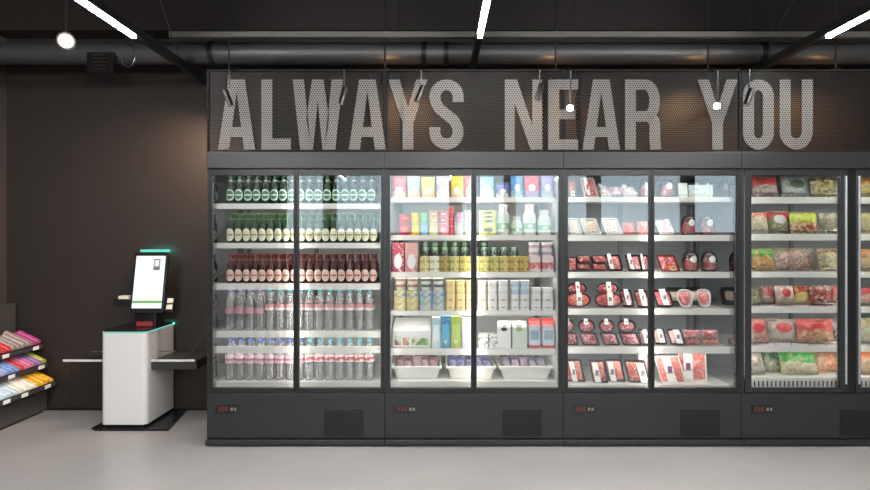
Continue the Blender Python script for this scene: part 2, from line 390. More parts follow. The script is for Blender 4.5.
for i, (px, nm) in enumerate(((386, 'between drinks and dairy fridges'), (556, 'between dairy and meat fridges'), (708, 'over the meat fridge near the freezer'), (835, 'over the freezer'))):
    t, dd = spot(px, 70, 4.46, 'small amber uplight under the duct, ' + nm, em('spot_amber', (1, .55, .2, 1), 25.), (wx(px, 4.46) + .06, 4.62, 3.2), .03)
    l = bpy.data.lights.new('amber_spot', 'SPOT'); l.energy = 70; l.color = (1, .55, .25); l.spot_size = R(120); l.spot_blend = 1; l.shadow_soft_size = .03
    o = bpy.data.objects.new('amber_beam', l); COL.objects.link(o); o.location = (wx(px, 4.46), 4.46, wz(70, 4.46) - .13)
    o.rotation_euler = Vector((0.05, .45, -.7)).to_track_quat('-Z', 'Y').to_euler()
    o.location = (wx(px, 4.46) + .1, 4.5, wz(70, 4.46) + .02)
# duct outlet with slats, and a hanging cable
def DB(mb, name, mats, parent): 
    mb.v = [(x - (XL + XR) / 2, y - YD, z - DZ) for x, y, z in mb.v]; return mb.build(name, mats, parent)
vX, vZ = wx(100, 4.5), wz(62, 4.5)
og = DB(MB().box(vX - .1, vX + .1, 4.5, 4.56, vZ - .075, vZ + .075), 'outlet', M_black, du)
s = MB()
for k in range(5): s.box(vX - .05, vX + .05, 4.49, 4.499, vZ - .055 + k * .026, vZ - .047 + k * .026)
DB(s, 'outlet_grille', pr('slat_grey', C(86, 74, 68), .4, .6), og)
cb = MB().tube([(wx(124, 4.0) + .03 * math.sin(a) * 1.6, 4.05, wz(42, 4.0) - .11 * (1 - math.cos(a)) * .7) for a in [R(20 * k) for k in range(14)]], .005)
tag(cb.build('hanging_cable', M_black), 'thin black cable looped down from the end of the linear lamp', 'cable')

# ------------------------------------------------------------------ fridges
PP = F / YF
UX = [-1.591, -1.591 + 1.2312, -1.591 + 2.4624, -1.591 + 3.6936]
UW = [1.2312] * 3 + [1.535]
UN = ['drinks', 'dairy', 'meat', 'frozen food']
SHELFY = [[(203.5, 209), (243, 248.3), (283.5, 289.7), (331, 337.5)],
          [(197.3, 202.3), (235, 240.3), (272, 277.5), (310.5, 315.5), (348.5, 355)],
          [(197, 202), (235, 241), (272, 278), (309, 314.8), (347, 353.6)],
          [(197, 203.5), (234, 240.5), (272, 277.5), (307, 313), (346, 352)]]
DECKY = [380.5, 380, 383.5, 376.5]
YS = 4.19
ZSH = [[wz(a, YS) for a, b in u] for u in SHELFY]
ZDK = [wz(y, 4.22) for y in DECKY]
def fz(py): return wz(py, YF)
def mk_door(root, x0, x1, bar, barr, unit):
    d = MB(); y0, y1 = YF, YF + .03; zt, zb = fz(169.3), fz(392.7)
    tz, bz = fz(175.3), fz(388.2)
    d.box(x0, x0 + bar, y0, y1, zb, zt); d.box(x1 - barr, x1, y0, y1, zb, zt)
    d.box(x0 + bar, x1 - barr, y0, y1, tz, zt); d.box(x0 + bar, x1 - barr, y0, y1, zb, bz)
    o = d.build('door', M_black if unit < 3 else M_post, root, bevel=.002)
    MB().box(x0 + bar - .004, x1 - barr + .004, y0 + .012, y0 + .018, bz - .004, tz + .004).build('glass', M_glass, o)
    g = MB(); e = .004
    for a, b in ((x0 + bar, x0 + bar + e), (x1 - barr - e, x1 - barr)): g.box(a, b, y0 + .019, y0 + .029, bz, tz)
    g.build('gasket', M_silver, o)
    return o
LOOKF = ['dark grey glass-door fridge full of bottles, nearest the checkout kiosk', 'dark grey glass-door fridge stocked with yoghurt, milk and dairy packs',
         'dark grey glass-door fridge stocked with trays of raw meat', 'dark grey glass-door freezer stocked with bags of frozen food']
for u in range(4):
    x0, W = UX[u], UW[u]; x1 = x0 + W
    ct = thing('display_fridge' if u < 3 else 'display_freezer', LOOKF[u], 'fridge' if u < 3 else 'freezer', (x0 + W / 2, 4.5, 0), group='glass-door display fridges')
    root = ct
    inv = Matrix.Translation((-(x0 + W / 2), -4.5, 0))
    def B(mb, name, mats, parent=None, **k):
        """build in place coordinates, parented to the fridge"""
        if parent is None:
            mb.v = [tuple(inv @ Vector(v)) for v in mb.v]
            return mb.build(name, mats, root, **k)
        mb.v = [tuple(inv @ Vector(v)) for v in mb.v]
        return mb.build(name, mats, parent, **k)
    zt = fz(152)
    g = .0012; sd = .024
    c = MB()
    c.box(x0 + g, x0 + sd, YF + .012, 4.9, .05, zt - .002); c.box(x1 - sd, x1 - g, YF + .012, 4.9, .05, zt - .002)
    c.box(x0 + sd, x1 - sd, 4.84, 4.9, .05, zt - .002); c.box(x0 + sd, x1 - sd, YF + .03, 4.84, fz(169), zt - .002)
    c.box(x0 + sd, x1 - sd, YF + .03, 4.84, .05, ZDK[u] - .075)
    B(c, 'cabinet', M_dark)
    lw = sd + .008
    l = MB(); l.box(x0 + lw, x1 - lw, 4.81, 4.839, ZDK[u] - .07, fz(172)); l.box(x0 + lw, x1 - lw, YF + .06, 4.81, fz(172), fz(169.4))
    B(l, 'liner', M_liner if u in (0, 1) else M_liner_shade)
    for a, b in ((x0 + sd + .0005, x0 + lw), (x1 - lw, x1 - sd - .0005)):
        B(MB().box(a, b, YF + .04, 4.839, ZDK[u] - .07, fz(172)), 'side_liner', M_mirror if (u, a < x0 + .1) in ((0, True), (2, False)) else M_liner)
    B(MB().box(x0 + g, x1 - g, YF - .012, YF + .03, fz(168.6), zt), 'canopy', M_dark, bevel=.003)
    for a, b in ((x0 + g, x0 + .02), (x1 - .02, x1 - g)): B(MB().box(a, b, YF + .002, YF + .012, fz(393), fz(168.8)), 'frame_stile', M_post)
    kp = B(MB().box(x0 + g, x1 - g, YF - .006, YF + .03, fz(438), fz(393.4)), 'kick_panel', M_dark, bevel=.003)
    B(MB().box(x0 + g, x1 - g, YF - .035, YF + .03, .012, fz(438.6)).box(x0 + .02, x1 - .02, YF + .01, 4.85, 0, .0118), 'plinth', M_dark, bevel=.004)
    # control display: red readout and two small white keys
    dx = x0 + (10 if u else 10) / PP; yk = YF - .0065
    cd = MB().box(dx, dx + 22 / PP, yk - .006, yk, fz(412), fz(405.3)); cdo = B(cd, 'control_display', M_black, kp)
    for k in range(3):
        zz = fz(408.6); xx = dx + .018 + k * .024
        dg = MB()
        for (a, b, p, q) in ((0, .014, .0125, .016), (0, .014, -.0018, .0018), (0, .014, -.016, -.0125), (0, .0035, -.016, .016), (.0105, .014, -.016, .016)):
            dg.box(xx + a, xx + b, yk - .008, yk - .0062, zz + p, zz + q)
        B(dg, 'readout', em('red_digit', (1, .1, .06, 1), .16), cdo)
    for k in range(2):
        xx = dx + .1 + k * .024; B(MB().box(xx, xx + .015, yk - .008, yk - .0062, fz(410.2), fz(407.2)), 'key', pr('key_grey', C(120, 118, 114), .5), cdo)
    vx = x0 + (117 if u < 3 else 98) / PP
    v = MB().box(vx, vx + 40 / PP, yk - .002, yk, fz(435.5), fz(409.5)); vo = B(v, 'vent_plate', pr('vent_dark', C(14, 14, 14), .6), kp)
    vs = MB()
    for k in range(14):
        zz = fz(434.5) + k * (fz(410.5) - fz(434.5)) / 14
        vs.box(vx + .008, vx + 40 / PP - .008, yk - .006, yk - .0022, zz, zz + .006)
    B(vs, 'vent_grille', pr('vent_slat', C(24, 24, 24), .5), vo)
    # doors (their frames are thin, black)
    def place_door(a, b, p, q):
        n0 = len(root.children_recursive)
        o = mk_door(root, a, b, p, q, u)
        for k in [o] + list(o.children):
            for vv in k.data.vertices: vv.co = inv @ vv.co
    if u < 3:
        place_door(x0 + 2 / PP, x0 + 88.8 / PP, 3. / PP, 2.4 / PP); place_door(x0 + 89.2 / PP, x0 + 176.4 / PP, 2.4 / PP, 2.4 / PP)
    else:
        place_door(x0 + 4 / PP, x0 + 107.5 / PP, 6.5 / PP, 8.5 / PP); place_door(x0 + 115 / PP, x0 + 218 / PP, 5 / PP, 6.5 / PP)
        B(MB().box(x0 + 107.8 / PP, x0 + 114.7 / PP, YF + .008, YF + .03, fz(393), fz(169)), 'mullion', M_black)
        for a in (104.2, 117.4):
            B(MB().box(x0 + a / PP - .006, x0 + a / PP + .006, YF - .016, YF - .0005, fz(384), fz(176)), 'door_handle', pr('handle_silver', C(186, 188, 190), .5, .8), bevel=.003)
    # mullion behind the door joint
    if u < 3: B(MB().box(x0 + 87 / PP, x0 + 90.6 / PP, YF + .032, YF + .05, fz(393), fz(169.3)), 'mullion', M_black)
    e = .0255
    for a, b in ([(x0 + e, x0 + e + .004)] if u else []) + ([(x1 - e - .004, x1 - e)] if u in (0, 3) else []): B(MB().box(a, b, YF + .0305, YF + .0385, ZDK[u] + .01, fz(174)), 'led_post', M_ledv)
    mpx = x0 + W / 2 if u < 3 else x0 + 111.2 / PP
    mX = mpx * (YF + .055) / YF
    B(MB().box(mX - .006, mX + .006, YF + .051, YF + .059, ZDK[u] + .01, fz(174)), 'led_post', M_ledv)
    # shelves with price rails, LED strips beneath
    for (ya, yb), z in zip(SHELFY[u], ZSH[u]):
        so = B(MB().box(x0 + lw + .001, x1 - lw - .001, YS + .012, 4.78 if u != 3 else 4.74, z - .016, z - .001), 'shelf', M_shelf)
        zb = wz(yb, YS)
        B(MB().box(x0 + lw + .001, x1 - lw - .001, YS, YS + .011, zb, z), 'price_rail', M_white, so)
        B(MB().box(x0 + lw + .02, x1 - lw - .02, YS + .014, YS + .03, z - .028, z - .0165), 'led_strip', M_led, so)
        if u == 3:
            wg = MB(); wz_ = wz(ya - 3.6, YS)
            wg.tube([(x0 + lw + .01, YS + .006, wz_), (x1 - lw - .01, YS + .006, wz_)], .0035, 6)
            n = 12
            for k in range(n + 1):
                xx = x0 + lw + .012 + (W - 2 * lw - .024) * k / n; wg.tube([(xx, YS + .006, z - .004), (xx, YS + .006, wz_)], .0025, 6)
            B(wg, 'wire_guard', M_silver, so)
    B(MB().box(x0 + lw + .02, x1 - lw - .02, YF + .065, YF + .085, fz(172) - .012, fz(172) - .0005), 'led_strip', em('fridge_led_top', (1, .95, .88, 1), 6.))
    zl = fz(388)
    dk = B(MB().box(x0 + lw + .001, x1 - lw - .001, YS + .012, 4.805, ZDK[u] - .02, ZDK[u]), 'deck', M_shelf)
    B(MB().box(x0 + lw + .001, x1 - lw - .001, YS - .005, YS + .011, ZDK[u] - .07, ZDK[u] + .001), 'deck_rail', M_white, dk)
    if u == 3:
        mg = MB(); n = 48
        for k in range(n):
            xx = x0 + lw + .01 + (W - 2 * lw - .02) * k / n; mg.box(xx, xx + .009, YS - .008, YS - .0052, ZDK[u] - .062, ZDK[u] - .022)
        B(mg, 'intake_grille', M_black, dk)
    # upright standards at the back
    st = MB()
    for k in (.0, .5, 1.): st.box(x0 + lw + .02 + (W - 2 * lw - .07) * k, x0 + lw + .05 + (W - 2 * lw - .07) * k, 4.795, 4.8095, ZDK[u] + .001, fz(173))
    B(st, 'shelf_standard', pr('standard_grey', C(120, 124, 127), .4, .4), None)
    if u == 0:
        zz0, zz1 = wz(353, YS), wz(346.3, YS)
        B(MB().box(x0 + lw + .001, x1 - lw - .001, YS - .004, YS + .011, zz0, zz1), 'guard_rail', M_white)
        B(MB().box(x0 + lw + .02, x1 - lw - .02, YS + .012, YS + .02, zz0 + .002, zz0 + .012), 'led_strip', M_led)

# ------------------------------------------------------------------ letter sign on top of the fridges
M_panel = perf('sign_mesh', C(20, 17, 15), .6, .28)
M_letter = perf('sign_letter', C(118, 116, 113), .6, .3)
YP = 4.1; LT, LB = 79.8, 149.6; LH = LB - LT; SW = 10.8
def stroke(pts, w):
    """thick polyline -> list of quads"""
    L_, R_ = [], []
    for i, p in enumerate(pts):
        a = pts[max(i - 1, 0)]; b = pts[min(i + 1, len(pts) - 1)]
        if 0 < i < len(pts) - 1:
            d1 = Vector((p[0] - a[0], p[1] - a[1])).normalized(); d2 = Vector((b[0] - p[0], b[1] - p[1])).normalized()
            n = Vector((-(d1 + d2).y, (d1 + d2).x)).normalized(); k = 1 / max(.4, n.dot(Vector((-d1.y, d1.x))))
        else:
            d = Vector((b[0] - a[0], b[1] - a[1])).normalized(); n = Vector((-d.y, d.x)); k = 1
        L_.append((p[0] + n.x * w / 2 * k, p[1] + n.y * w / 2 * k)); R_.append((p[0] - n.x * w / 2 * k, p[1] - n.y * w / 2 * k))
    return [(L_[i], L_[i + 1], R_[i + 1], R_[i]) for i in range(len(pts) - 1)]
def arc(cx, cy, rx, ry, a0, a1, n=12): return [(cx + rx * math.cos(R(a0 + (a1 - a0) * k / n)), cy + ry * math.sin(R(a0 + (a1 - a0) * k / n))) for k in range(n + 1)]
h = LH; s_ = SW
def rect(x0, x1, y0, y1): return ((x0, y0), (x1, y0), (x1, y1), (x0, y1))
def glyph(ch, w):
    hs = s_ / 2
    if ch == 'A':
        m = w / 2; ap = 8.2
        iy = h * .17
        def inner(y): return m - (m - 11) * (y - iy) / (h - iy)
        return [((m - ap, 0), (m, 0), (m, iy), (11, h), (0, h)), ((m + ap, 0), (m, 0), (m, iy), (w - 11, h), (w, h)), ((inner(h * .68) - .2, h * .68), (w - inner(h * .68) + .2, h * .68), (w - inner(h * .82) + .2, h * .82), (inner(h * .82) - .2, h * .82))]
    if ch == 'L': return [rect(0, s_, 0, h), rect(s_, w, h - s_, h)]
    if ch == 'W':
        return [((0, 0), (11, 0), (18.7, h), (7.5, h)), ((w, 0), (w - 11, 0), (w - 18.7, h), (w - 7.5, h)),
                ((13.6, h * .55), (18.7, h), (20.2, h), (w / 2, h * .3), (w / 2, 0), (w / 2 - 5.6, 0)), ((w - 13.6, h * .55), (w - 18.7, h), (w - 20.2, h), (w / 2, h * .3), (w / 2, 0), (w / 2 + 5.6, 0))]
    if ch == 'Y':
        m = w / 2; hs = 5.4
        return [((0, 0), (11.2, 0), (m, h * .4), (m, h * .62), (m - hs, h * .62)), ((w, 0), (w - 11.2, 0), (m, h * .4), (m, h * .62), (m + hs, h * .62)), rect(m - hs, m + hs, h * .62, h)]
    if ch == 'N': return [rect(0, 9.8, 0, h), rect(w - 9.8, w, 0, h), ((9.8, 0), (12, 0), (w - 9.8, h * .66), (w - 9.8, h), (w - 11.6, h), (9.8, h * .34))]
    if ch == 'E': return [rect(0, s_, 0, h), rect(s_, w, 0, 10), rect(s_, w - 3, h * .43, h * .57), rect(s_, w, h - 10, h)]
    if ch == 'O':
        rx, ry = w / 2 - hs, w / 2 - hs + 1
        p = arc(w / 2, ry + hs, rx, ry, 180, 360) + arc(w / 2, h - ry - hs, rx, ry, 0, 180); p.append(p[0]); return stroke(p, s_)
    if ch == 'U':
        rx, ry = w / 2 - hs, w / 2 - hs + 1
        return stroke([(hs, 0)] + arc(w / 2, h - ry - hs, rx, ry, 180, 0) + [(w - hs, 0)], s_)
    if ch == 'R':
        rx = 9.5; cx = w - hs - rx - .5; ry = h * .2
        q = stroke([(s_, 5.2), (cx, 5.2)] + arc(cx, 5.2 + ry + 1, rx, ry + 1, -90, 0)[1:] + arc(cx, h * .53 - ry, rx, ry, 0, 90) + [(s_, h * .53)], s_ - .4)
        return [rect(0, s_, 0, h)] + q + stroke([(w - hs - 5.2, h * .53)] + arc(w - hs - 5.2, h * .66, 5, h * .11, -90, 0)[4:] + [(w - hs - .3, h * .85), (w - hs + .8, h)], s_)
    if ch == 'S':
        rx = w / 2 - hs; ry = 11.5
        p = [(w - hs, h * .32), (w - hs, ry + hs)] + arc(w / 2, ry + hs, rx, ry, 0, -180)[1:] + [(hs, h * .26), (hs + 1.2, h * .34), (hs + 4, h * .41)] + [(w / 2, h * .5)] + [(w - hs - 4, h * .59), (w - hs - 1.2, h * .66), (w - hs, h * .74)] + arc(w / 2, h - ry - hs, rx, ry, 0, 180)[1:] + [(hs, h * .68)]
        return stroke(p, s_)
LETTERS = [('A', 218.5, 255.5, 0), ('L', 261.8, 291, 0), ('W', 293, 343, 0), ('A', 349, 386, 0), ('Y', 388.5, 427.5, 1), ('S', 429.5, 463.5, 1),
           ('N', 504.7, 542, 1), ('E', 548, 578, 2), ('A', 582.3, 619.7, 2), ('R', 624.7, 660, 2), ('Y', 697, 737, 2), ('O', 742.5, 773, 3), ('U', 779, 812, 3)]
PANTXT = ['mesh sign panel above the drinks fridge with big grey letters A, L, W, A', 'mesh sign panel above the dairy fridge with big grey letters Y, S, N',
          'mesh sign panel above the meat fridge with big grey letters E, A, R, Y', 'mesh sign panel above the freezer with big grey letters O, U']
zp0, zp1 = fz(151.6), fz(69.5)
PAN = []
for u in range(4):
    x0, x1 = UX[u], UX[u] + UW[u]; cx = (x0 + x1) / 2
    p = thing('sign_panel', PANTXT[u], 'sign', (cx, YP, zp0), group='sign panels above the fridges'); PAN.append((p, cx))
    MB().box(x0 + .012 - cx, x1 - .012 - cx, .004, .0055, .012, zp1 - zp0 - .012).build('mesh_sheet', M_panel, p)
    f = MB(); x0_, x1_ = x0 + .0015 - cx, x1 - .0015 - cx; hh = zp1 - zp0; e = .0125
    f.box(x0_, x0_ + e, -.006, .02, 0, hh); f.box(x1_ - e, x1_, -.006, .02, 0, hh); f.box(x0_ + e, x1_ - e, -.006, .02, 0, e * .6); f.box(x0_ + e, x1_ - e, -.006, .02, hh - e, hh)
    f.build('frame', pr('sign_frame', C(24, 24, 25), .75, 0, .2), p)
    MB().box(x0_ + .1, x0_ + .13, .021, .06, 0, hh - .02).box(x1_ - .13, x1_ - .1, .021, .06, 0, hh - .02).build('brace', M_dark, p)
for i, (ch, a, b, u) in enumerate(LETTERS):
    p, cx = PAN[u]; mb = MB()
    for k, q in enumerate(glyph(ch, b - a)):
        y1 = 4.0925 - YP
        mb.prism([((a + x - VX) / PP - cx, fz(LT + y) - zp0) for x, y in q], -.0092 - .0002 * (k % 2), -.0074, 'y')
    mb.build('letter', M_letter, p)

# ------------------------------------------------------------------ goods: prototypes (base at z = 0, front towards -Y)
def disc_label(mb, r, hw, hh, zc, m=0, nr=3, na=24, lift=.0008):
    """oval wrapped on a cylinder of radius r"""
    o = len(mb.v); vs = [(0, 0)]
    for i in range(1, nr + 1):
        for k in range(na): vs.append((i / nr * math.cos(2 * math.pi * k / na), i / nr * math.sin(2 * math.pi * k / na)))
    P = []
    for j, (a, b) in enumerate(vs):
        th = a * hw / r; rr = r + lift
        P.append((rr * math.sin(th), -rr * math.cos(th), zc + b * hh)); mb.uv[o + j] = (.5 + a / 2, .5 + b / 2)
    fs = [(0, 1 + k, 1 + (k + 1) % na) for k in range(na)]
    for i in range(nr - 1):
        for k in range(na): fs.append((1 + i * na + k, 1 + (i + 1) * na + k, 1 + (i + 1) * na + (k + 1) % na, 1 + i * na + (k + 1) % na))
    mb.add(P, fs, m)
def ring(mb, r, z0, z1, n=20, m=0):
    o = len(mb.v)
    mb.add([(r * math.cos(2 * math.pi * k / n), r * math.sin(2 * math.pi * k / n), z) for z in (z0, z1) for k in range(n)], [(k, (k + 1) % n, n + (k + 1) % n, n + k) for k in range(n)], m)
def beer(name, hgt, r, glass, cap, labelmat, neckmat, zc, hw, hh):
    t = thing(name)
    k = hgt
    MB().lathe([(r * .9, 0), (r, .006), (r, k * .56), (r * .93, k * .63), (r * .6, k * .73), (r * .46, k * .8), (r * .4, k * .94), (r * .46, k * .945), (r * .46, k * .965)], 18).build('glass', glass, t, smooth=50)
    MB().lathe([(r * .5, k * .955), (r * .52, k * .97), (r * .5, k * .995), (r * .3, k)], 14).build('cap', cap, t, smooth=50)
    b = MB(); disc_label(b, r, hw, hh, zc); b.build('label', labelmat, t)
    b = MB(); ring(b, r * .53, k * .775, k * .84, 16); b.build('neck_label', neckmat, t)
    return t
def water(name, hgt, r, cap, labelmat, z0, z1, body):
    t = thing(name); k = hgt
    pf = [(r * .8, 0), (r * .97, .01)]
    zz = .02
    while zz < k * .42: pf += [(r, zz), (r * .955, zz + .007)]; zz += .016
    pf += [(r, k * .45), (r, k * .66), (r * .97, k * .7), (r * .75, k * .81), (r * .42, k * .9), (r * .36, k * .93)]
    MB().lathe(pf, 16).build('body', body, t, smooth=60)
    MB().lathe([(r * .45, k * .925), (r * .45, k * .99), (r * .36, k)], 14).build('cap', cap, t, smooth=40)
    b = MB(); ring(b, r + .0012, z0, z1); b.build('label', labelmat, t)
    return t
G_green = pr('glass_green', C(22, 42, 26), .2, 0, .4, .1)
G_dgreen = pr('glass_deep_green', C(30, 58, 30), .2, 0, .4, .1)
G_brown = pr('glass_brown', C(62, 22, 20), .2, 0, .4, .1)
M_water = thin('water_plastic', (1., 1., 1., 1), .9, .12, .16, C(250, 246, 246))
B1 = beer('beer_bottle', .204, .0295, G_green, pr('cap_green', C(60, 110, 70), .3, .6), ovalm('oval_green', C(205, 232, 214), C(58, 108, 76), C(215, 235, 222)), pr('neck_white', C(150, 185, 165), .4), .062, .036, .041)
B2 = beer('beer_bottle', .212, .0278, G_dgreen, pr('cap_lime', C(90, 120, 60), .3, .6), ovalm('oval_cream', C(240, 238, 215), C(228, 224, 196), C(170, 150, 90)), pr('neck_green', C(64, 112, 62), .4), .058, .033, .045)
B3 = beer('beer_bottle', .205, .0278, G_brown, pr('cap_red', C(120, 40, 40), .3, .6), ovalm('oval_pink', C(238, 214, 205), C(226, 192, 180), C(190, 90, 70)), pr('neck_red', C(120, 52, 50), .4), .056, .033, .042)
W1 = water('water_bottle', .288, .0335, pr('cap_purple', C(112, 104, 150), .4), pr('label_pink', C(206, 160, 172), .45), .118, .158, M_water)
W2 = water('water_bottle', .288, .0335, pr('cap_teal', C(70, 130, 144), .4), printm('label_red_white', C(238, 226, 222), C(212, 150, 150), (.45, 1.)), .142, .184, M_water)
W3 = water('water_bottle', .286, .0335, pr('cap_blue', C(84, 104, 160), .4), printm('label_rose', C(222, 190, 200), C(170, 110, 132), (.35, .6)), .12, .178, M_water)
W4 = water('water_bottle', .286, .0335, pr('cap_aqua', C(84, 150, 164), .4), printm('label_candy', C(240, 232, 230), C(205, 92, 96), (.2, .8), None, speck=C(240, 232, 230)), .132, .178, M_water)
SHN = ['top', 'second', 'third', 'fourth', 'bottom']
used = set()
def put(proto, loc, label, cat, group, rot=(0, 0, 0)):
    if proto.name not in used:
        used.add(proto.name); o = proto; o.location = loc; o.rotation_euler = rot
    else: o = dup(proto, loc, rot)
    tag(o, label, cat, group); return o
xa = UX[0] + .034; xb = UX[0] + UW[0] - .034
for r_, (pr_, look, cat, pitch, z) in enumerate([
        (B1, 'green bottle with ringed oval label', 'bottle', .0628, ZSH[0][0]), (B2, 'green bottle with solid cream label', 'bottle', .0566, ZSH[0][1]),
        (B3, 'brown bottle with pinkish label', 'bottle', .0566, ZSH[0][2])]):
    n = min(20, int((xb - xa - .05) / pitch) + 1)
    for row in range(3 if r_ else 3):
        for k in range(n):
            x = xa + .084 + k * pitch; y = 4.24 + row * pitch * 1.12
            if x > xb - .03: continue
            put(pr_, (x, y, z + .0005), f"{look}, {ORD[k]} from left, {['front', 'second', 'third'][row]} row, {SHN[r_]} drinks shelf", cat, f"{look}s on the {SHN[r_]} drinks shelf", (0, 0, rnd.uniform(-.12, .12)))
for r_, (pa, la, pb, lb, nsplit, z) in enumerate([
        (W1, 'clear water bottle with pink band', W2, 'clear water bottle with red-white band', 4, ZSH[0][3]),
        (W3, 'clear water bottle with blue cap', W4, 'clear water bottle with aqua cap', 8, ZDK[0])]):
    pitch = .0712; n = int((xb - xa - .06) / pitch) + 1
    for row in range(2):
        for k in range(n):
            x = xa + .075 + k * pitch; a = k < nsplit; look = la if a else lb
            if x > xb - .034: continue
            put(pa if a else pb, (x, 4.25 + row * .075, z + .0005), f"{look}, {ORD[k]} from left, {['front', 'second'][row]} row, {SHN[3 + r_]} drinks shelf", 'bottle', f"{look}s on the {SHN[3 + r_]} drinks shelf")

# --- pack builders; each returns a root Empty with parts
def pouch(w, h, d, mat, seal):
    t = thing('yoghurt_pouch'); mb = MB(); n = 20; Z = [0, .02, .25, .5, .75, .9]
    vs = []; fs = []
    for z in Z:
        th = d * (1 - z ** 2.2) * .5 + .002; ww = w / 2 * (1 - .05 * math.sin(math.pi * z))
        for k in range(n):
            a = 2 * math.pi * k / n; ca, sa = math.cos(a), math.sin(a); q = (abs(ca) ** 3 + abs(sa) ** 3) ** (-1 / 3)
            vs.append((ww * ca * q, th * sa * q, z * h))
    for i in range(len(Z) - 1):
        for k in range(n): fs.append((i * n + k, i * n + (k + 1) % n, (i + 1) * n + (k + 1) % n, (i + 1) * n + k))
    fs += [tuple(range(n)), tuple((len(Z) - 1) * n + k for k in range(n))]
    mb.add(vs, fs); mb.build('body', mat, t, smooth=60)
    MB().box(-w * .485, w * .485, -.0022, .0022, h * .895, h).build('top_seal', seal, t)
    return t
def tub(r, h, body, lid, sq=0., taper=.86, name='yoghurt_tub', n=20):
    t = thing(name)
    MB().lathe([(r * taper, 0), (r * taper + .001, .003), (r * .96, h * .9), (r * .96, h * .93)], n, sq=sq).build('cup', body, t, smooth=40)
    MB().lathe([(r, h * .9), (r, h * .985), (r * .95, h), (r * .93, h * .985)], n, sq=sq).build('lid', lid, t, smooth=40)
    return t
def pack(w, h, d, mat, name='carton_box', label=None, bev=.003):
    t = thing(name)
    MB().box(-w / 2, w / 2, -d / 2, d / 2, 0, h).build('body', mat, t, bevel=bev)
    if label: MB().box(-w * .36, w * .36, -d / 2 - .0012, -d / 2 - .0001, h * .25, h * .75).build('label', label, t)
    return t
def carton(w, h, d, body, top, cap=None, panel=None):
    t = thing('milk_carton'); hb = h * .78; hr = h * .93
    MB().box(-w / 2, w / 2, -d / 2, d / 2, 0, hb).build('body', body, t, bevel=.002)
    MB().hexa([(-w / 2, -d / 2, hb), (w / 2, -d / 2, hb), (w / 2, 0 - .003, hr), (-w / 2, 0 - .003, hr)], [(-w / 2, d / 2, hb), (w / 2, d / 2, hb), (w / 2, .003, hr), (-w / 2, .003, hr)]).box(-w / 2, w / 2, -.003, .003, hr, h).build('gable', top, t)
    if cap:
        a = MB().lathe([(w * .2, -.002), (w * .2, .014), (w * .16, .016)], 12); o = a.build('cap', cap, t, smooth=40, loc=(0, -d * .26, (hb + hr) / 2)); o.rotation_euler = (R(40), 0, 0)
    if panel: MB().box(-w * .38, w * .38, -d / 2 - .0012, -d / 2 - .0001, h * .3, h * .62).build('panel', panel, t)
    return t
def drink(w, h, body, cap, label):
    t = thing('yoghurt_drink'); r = w / 2; k = h
    MB().lathe([(r * .92, 0), (r, .006), (r, k * .6), (r * .9, k * .7), (r * .62, k * .78), (r * .6, k * .84)], 20, sq=3.2).build('body', body, t, smooth=50)
    MB().lathe([(r * .68, k * .84), (r * .68, k * .985), (r * .6, k)], 16).build('cap', cap, t, smooth=40)
    b = MB(); b.lathe([(r * 1.012, k * .1), (r * 1.012, k * .56)], 20, sq=3.2); b.f = b.f[:-2]; b.mi = b.mi[:-2]; b.build('label', label, t, smooth=50)
    return t
def jar(w, h, glass, lid, label):
    t = thing('jar'); r = w / 2; k = h
    MB().lathe([(r * .9, 0), (r, .005), (r, k * .7), (r * .85, k * .82), (r * .8, k * .84)], 20).build('glass', glass, t, smooth=50)
    MB().lathe([(r * .9, k * .84), (r * .9, k * .98), (r * .85, k)], 18).build('lid', lid, t, smooth=40)
    b = MB(); disc_label(b, r, r * .7, k * .24, k * .4); b.build('label', label, t)
    return t
def outl(kind, w, h, n=28):
    P = []
    if kind in ('rect', 'skew'):
        for x, z in rrect(-1, 1, -1, 1, .16, 6):
            if kind == 'skew': x = x * .85 - z * .2
            P.append((x * w / 2, h / 2 + z * h / 2))
        return P
    for k in range(n):
        a = 2 * math.pi * k / n; ca, sa = math.cos(a), math.sin(a)
        if kind == 'rect': q = (abs(ca) ** 6 + abs(sa) ** 6) ** (-1 / 6); x, z = ca * q, sa * q
        elif kind == 'oval': q = (abs(ca) ** 2.3 + abs(sa) ** 2.3) ** (-1 / 2.3); x, z = ca * q, sa * q
        elif kind == 'tongue':
            q = (abs(ca) ** 3 + abs(sa) ** 3) ** (-1 / 3); x, z = ca * q, sa * q; x *= .62 + .38 * (z * .5 + .5) ** .8
        elif kind == 'skew':
            q = (abs(ca) ** 7 + abs(sa) ** 7) ** (-1 / 7); x, z = ca * q, sa * q; x = x * .78 - z * .22
        P.append((x * w / 2, h / 2 + z * h / 2))
    return P
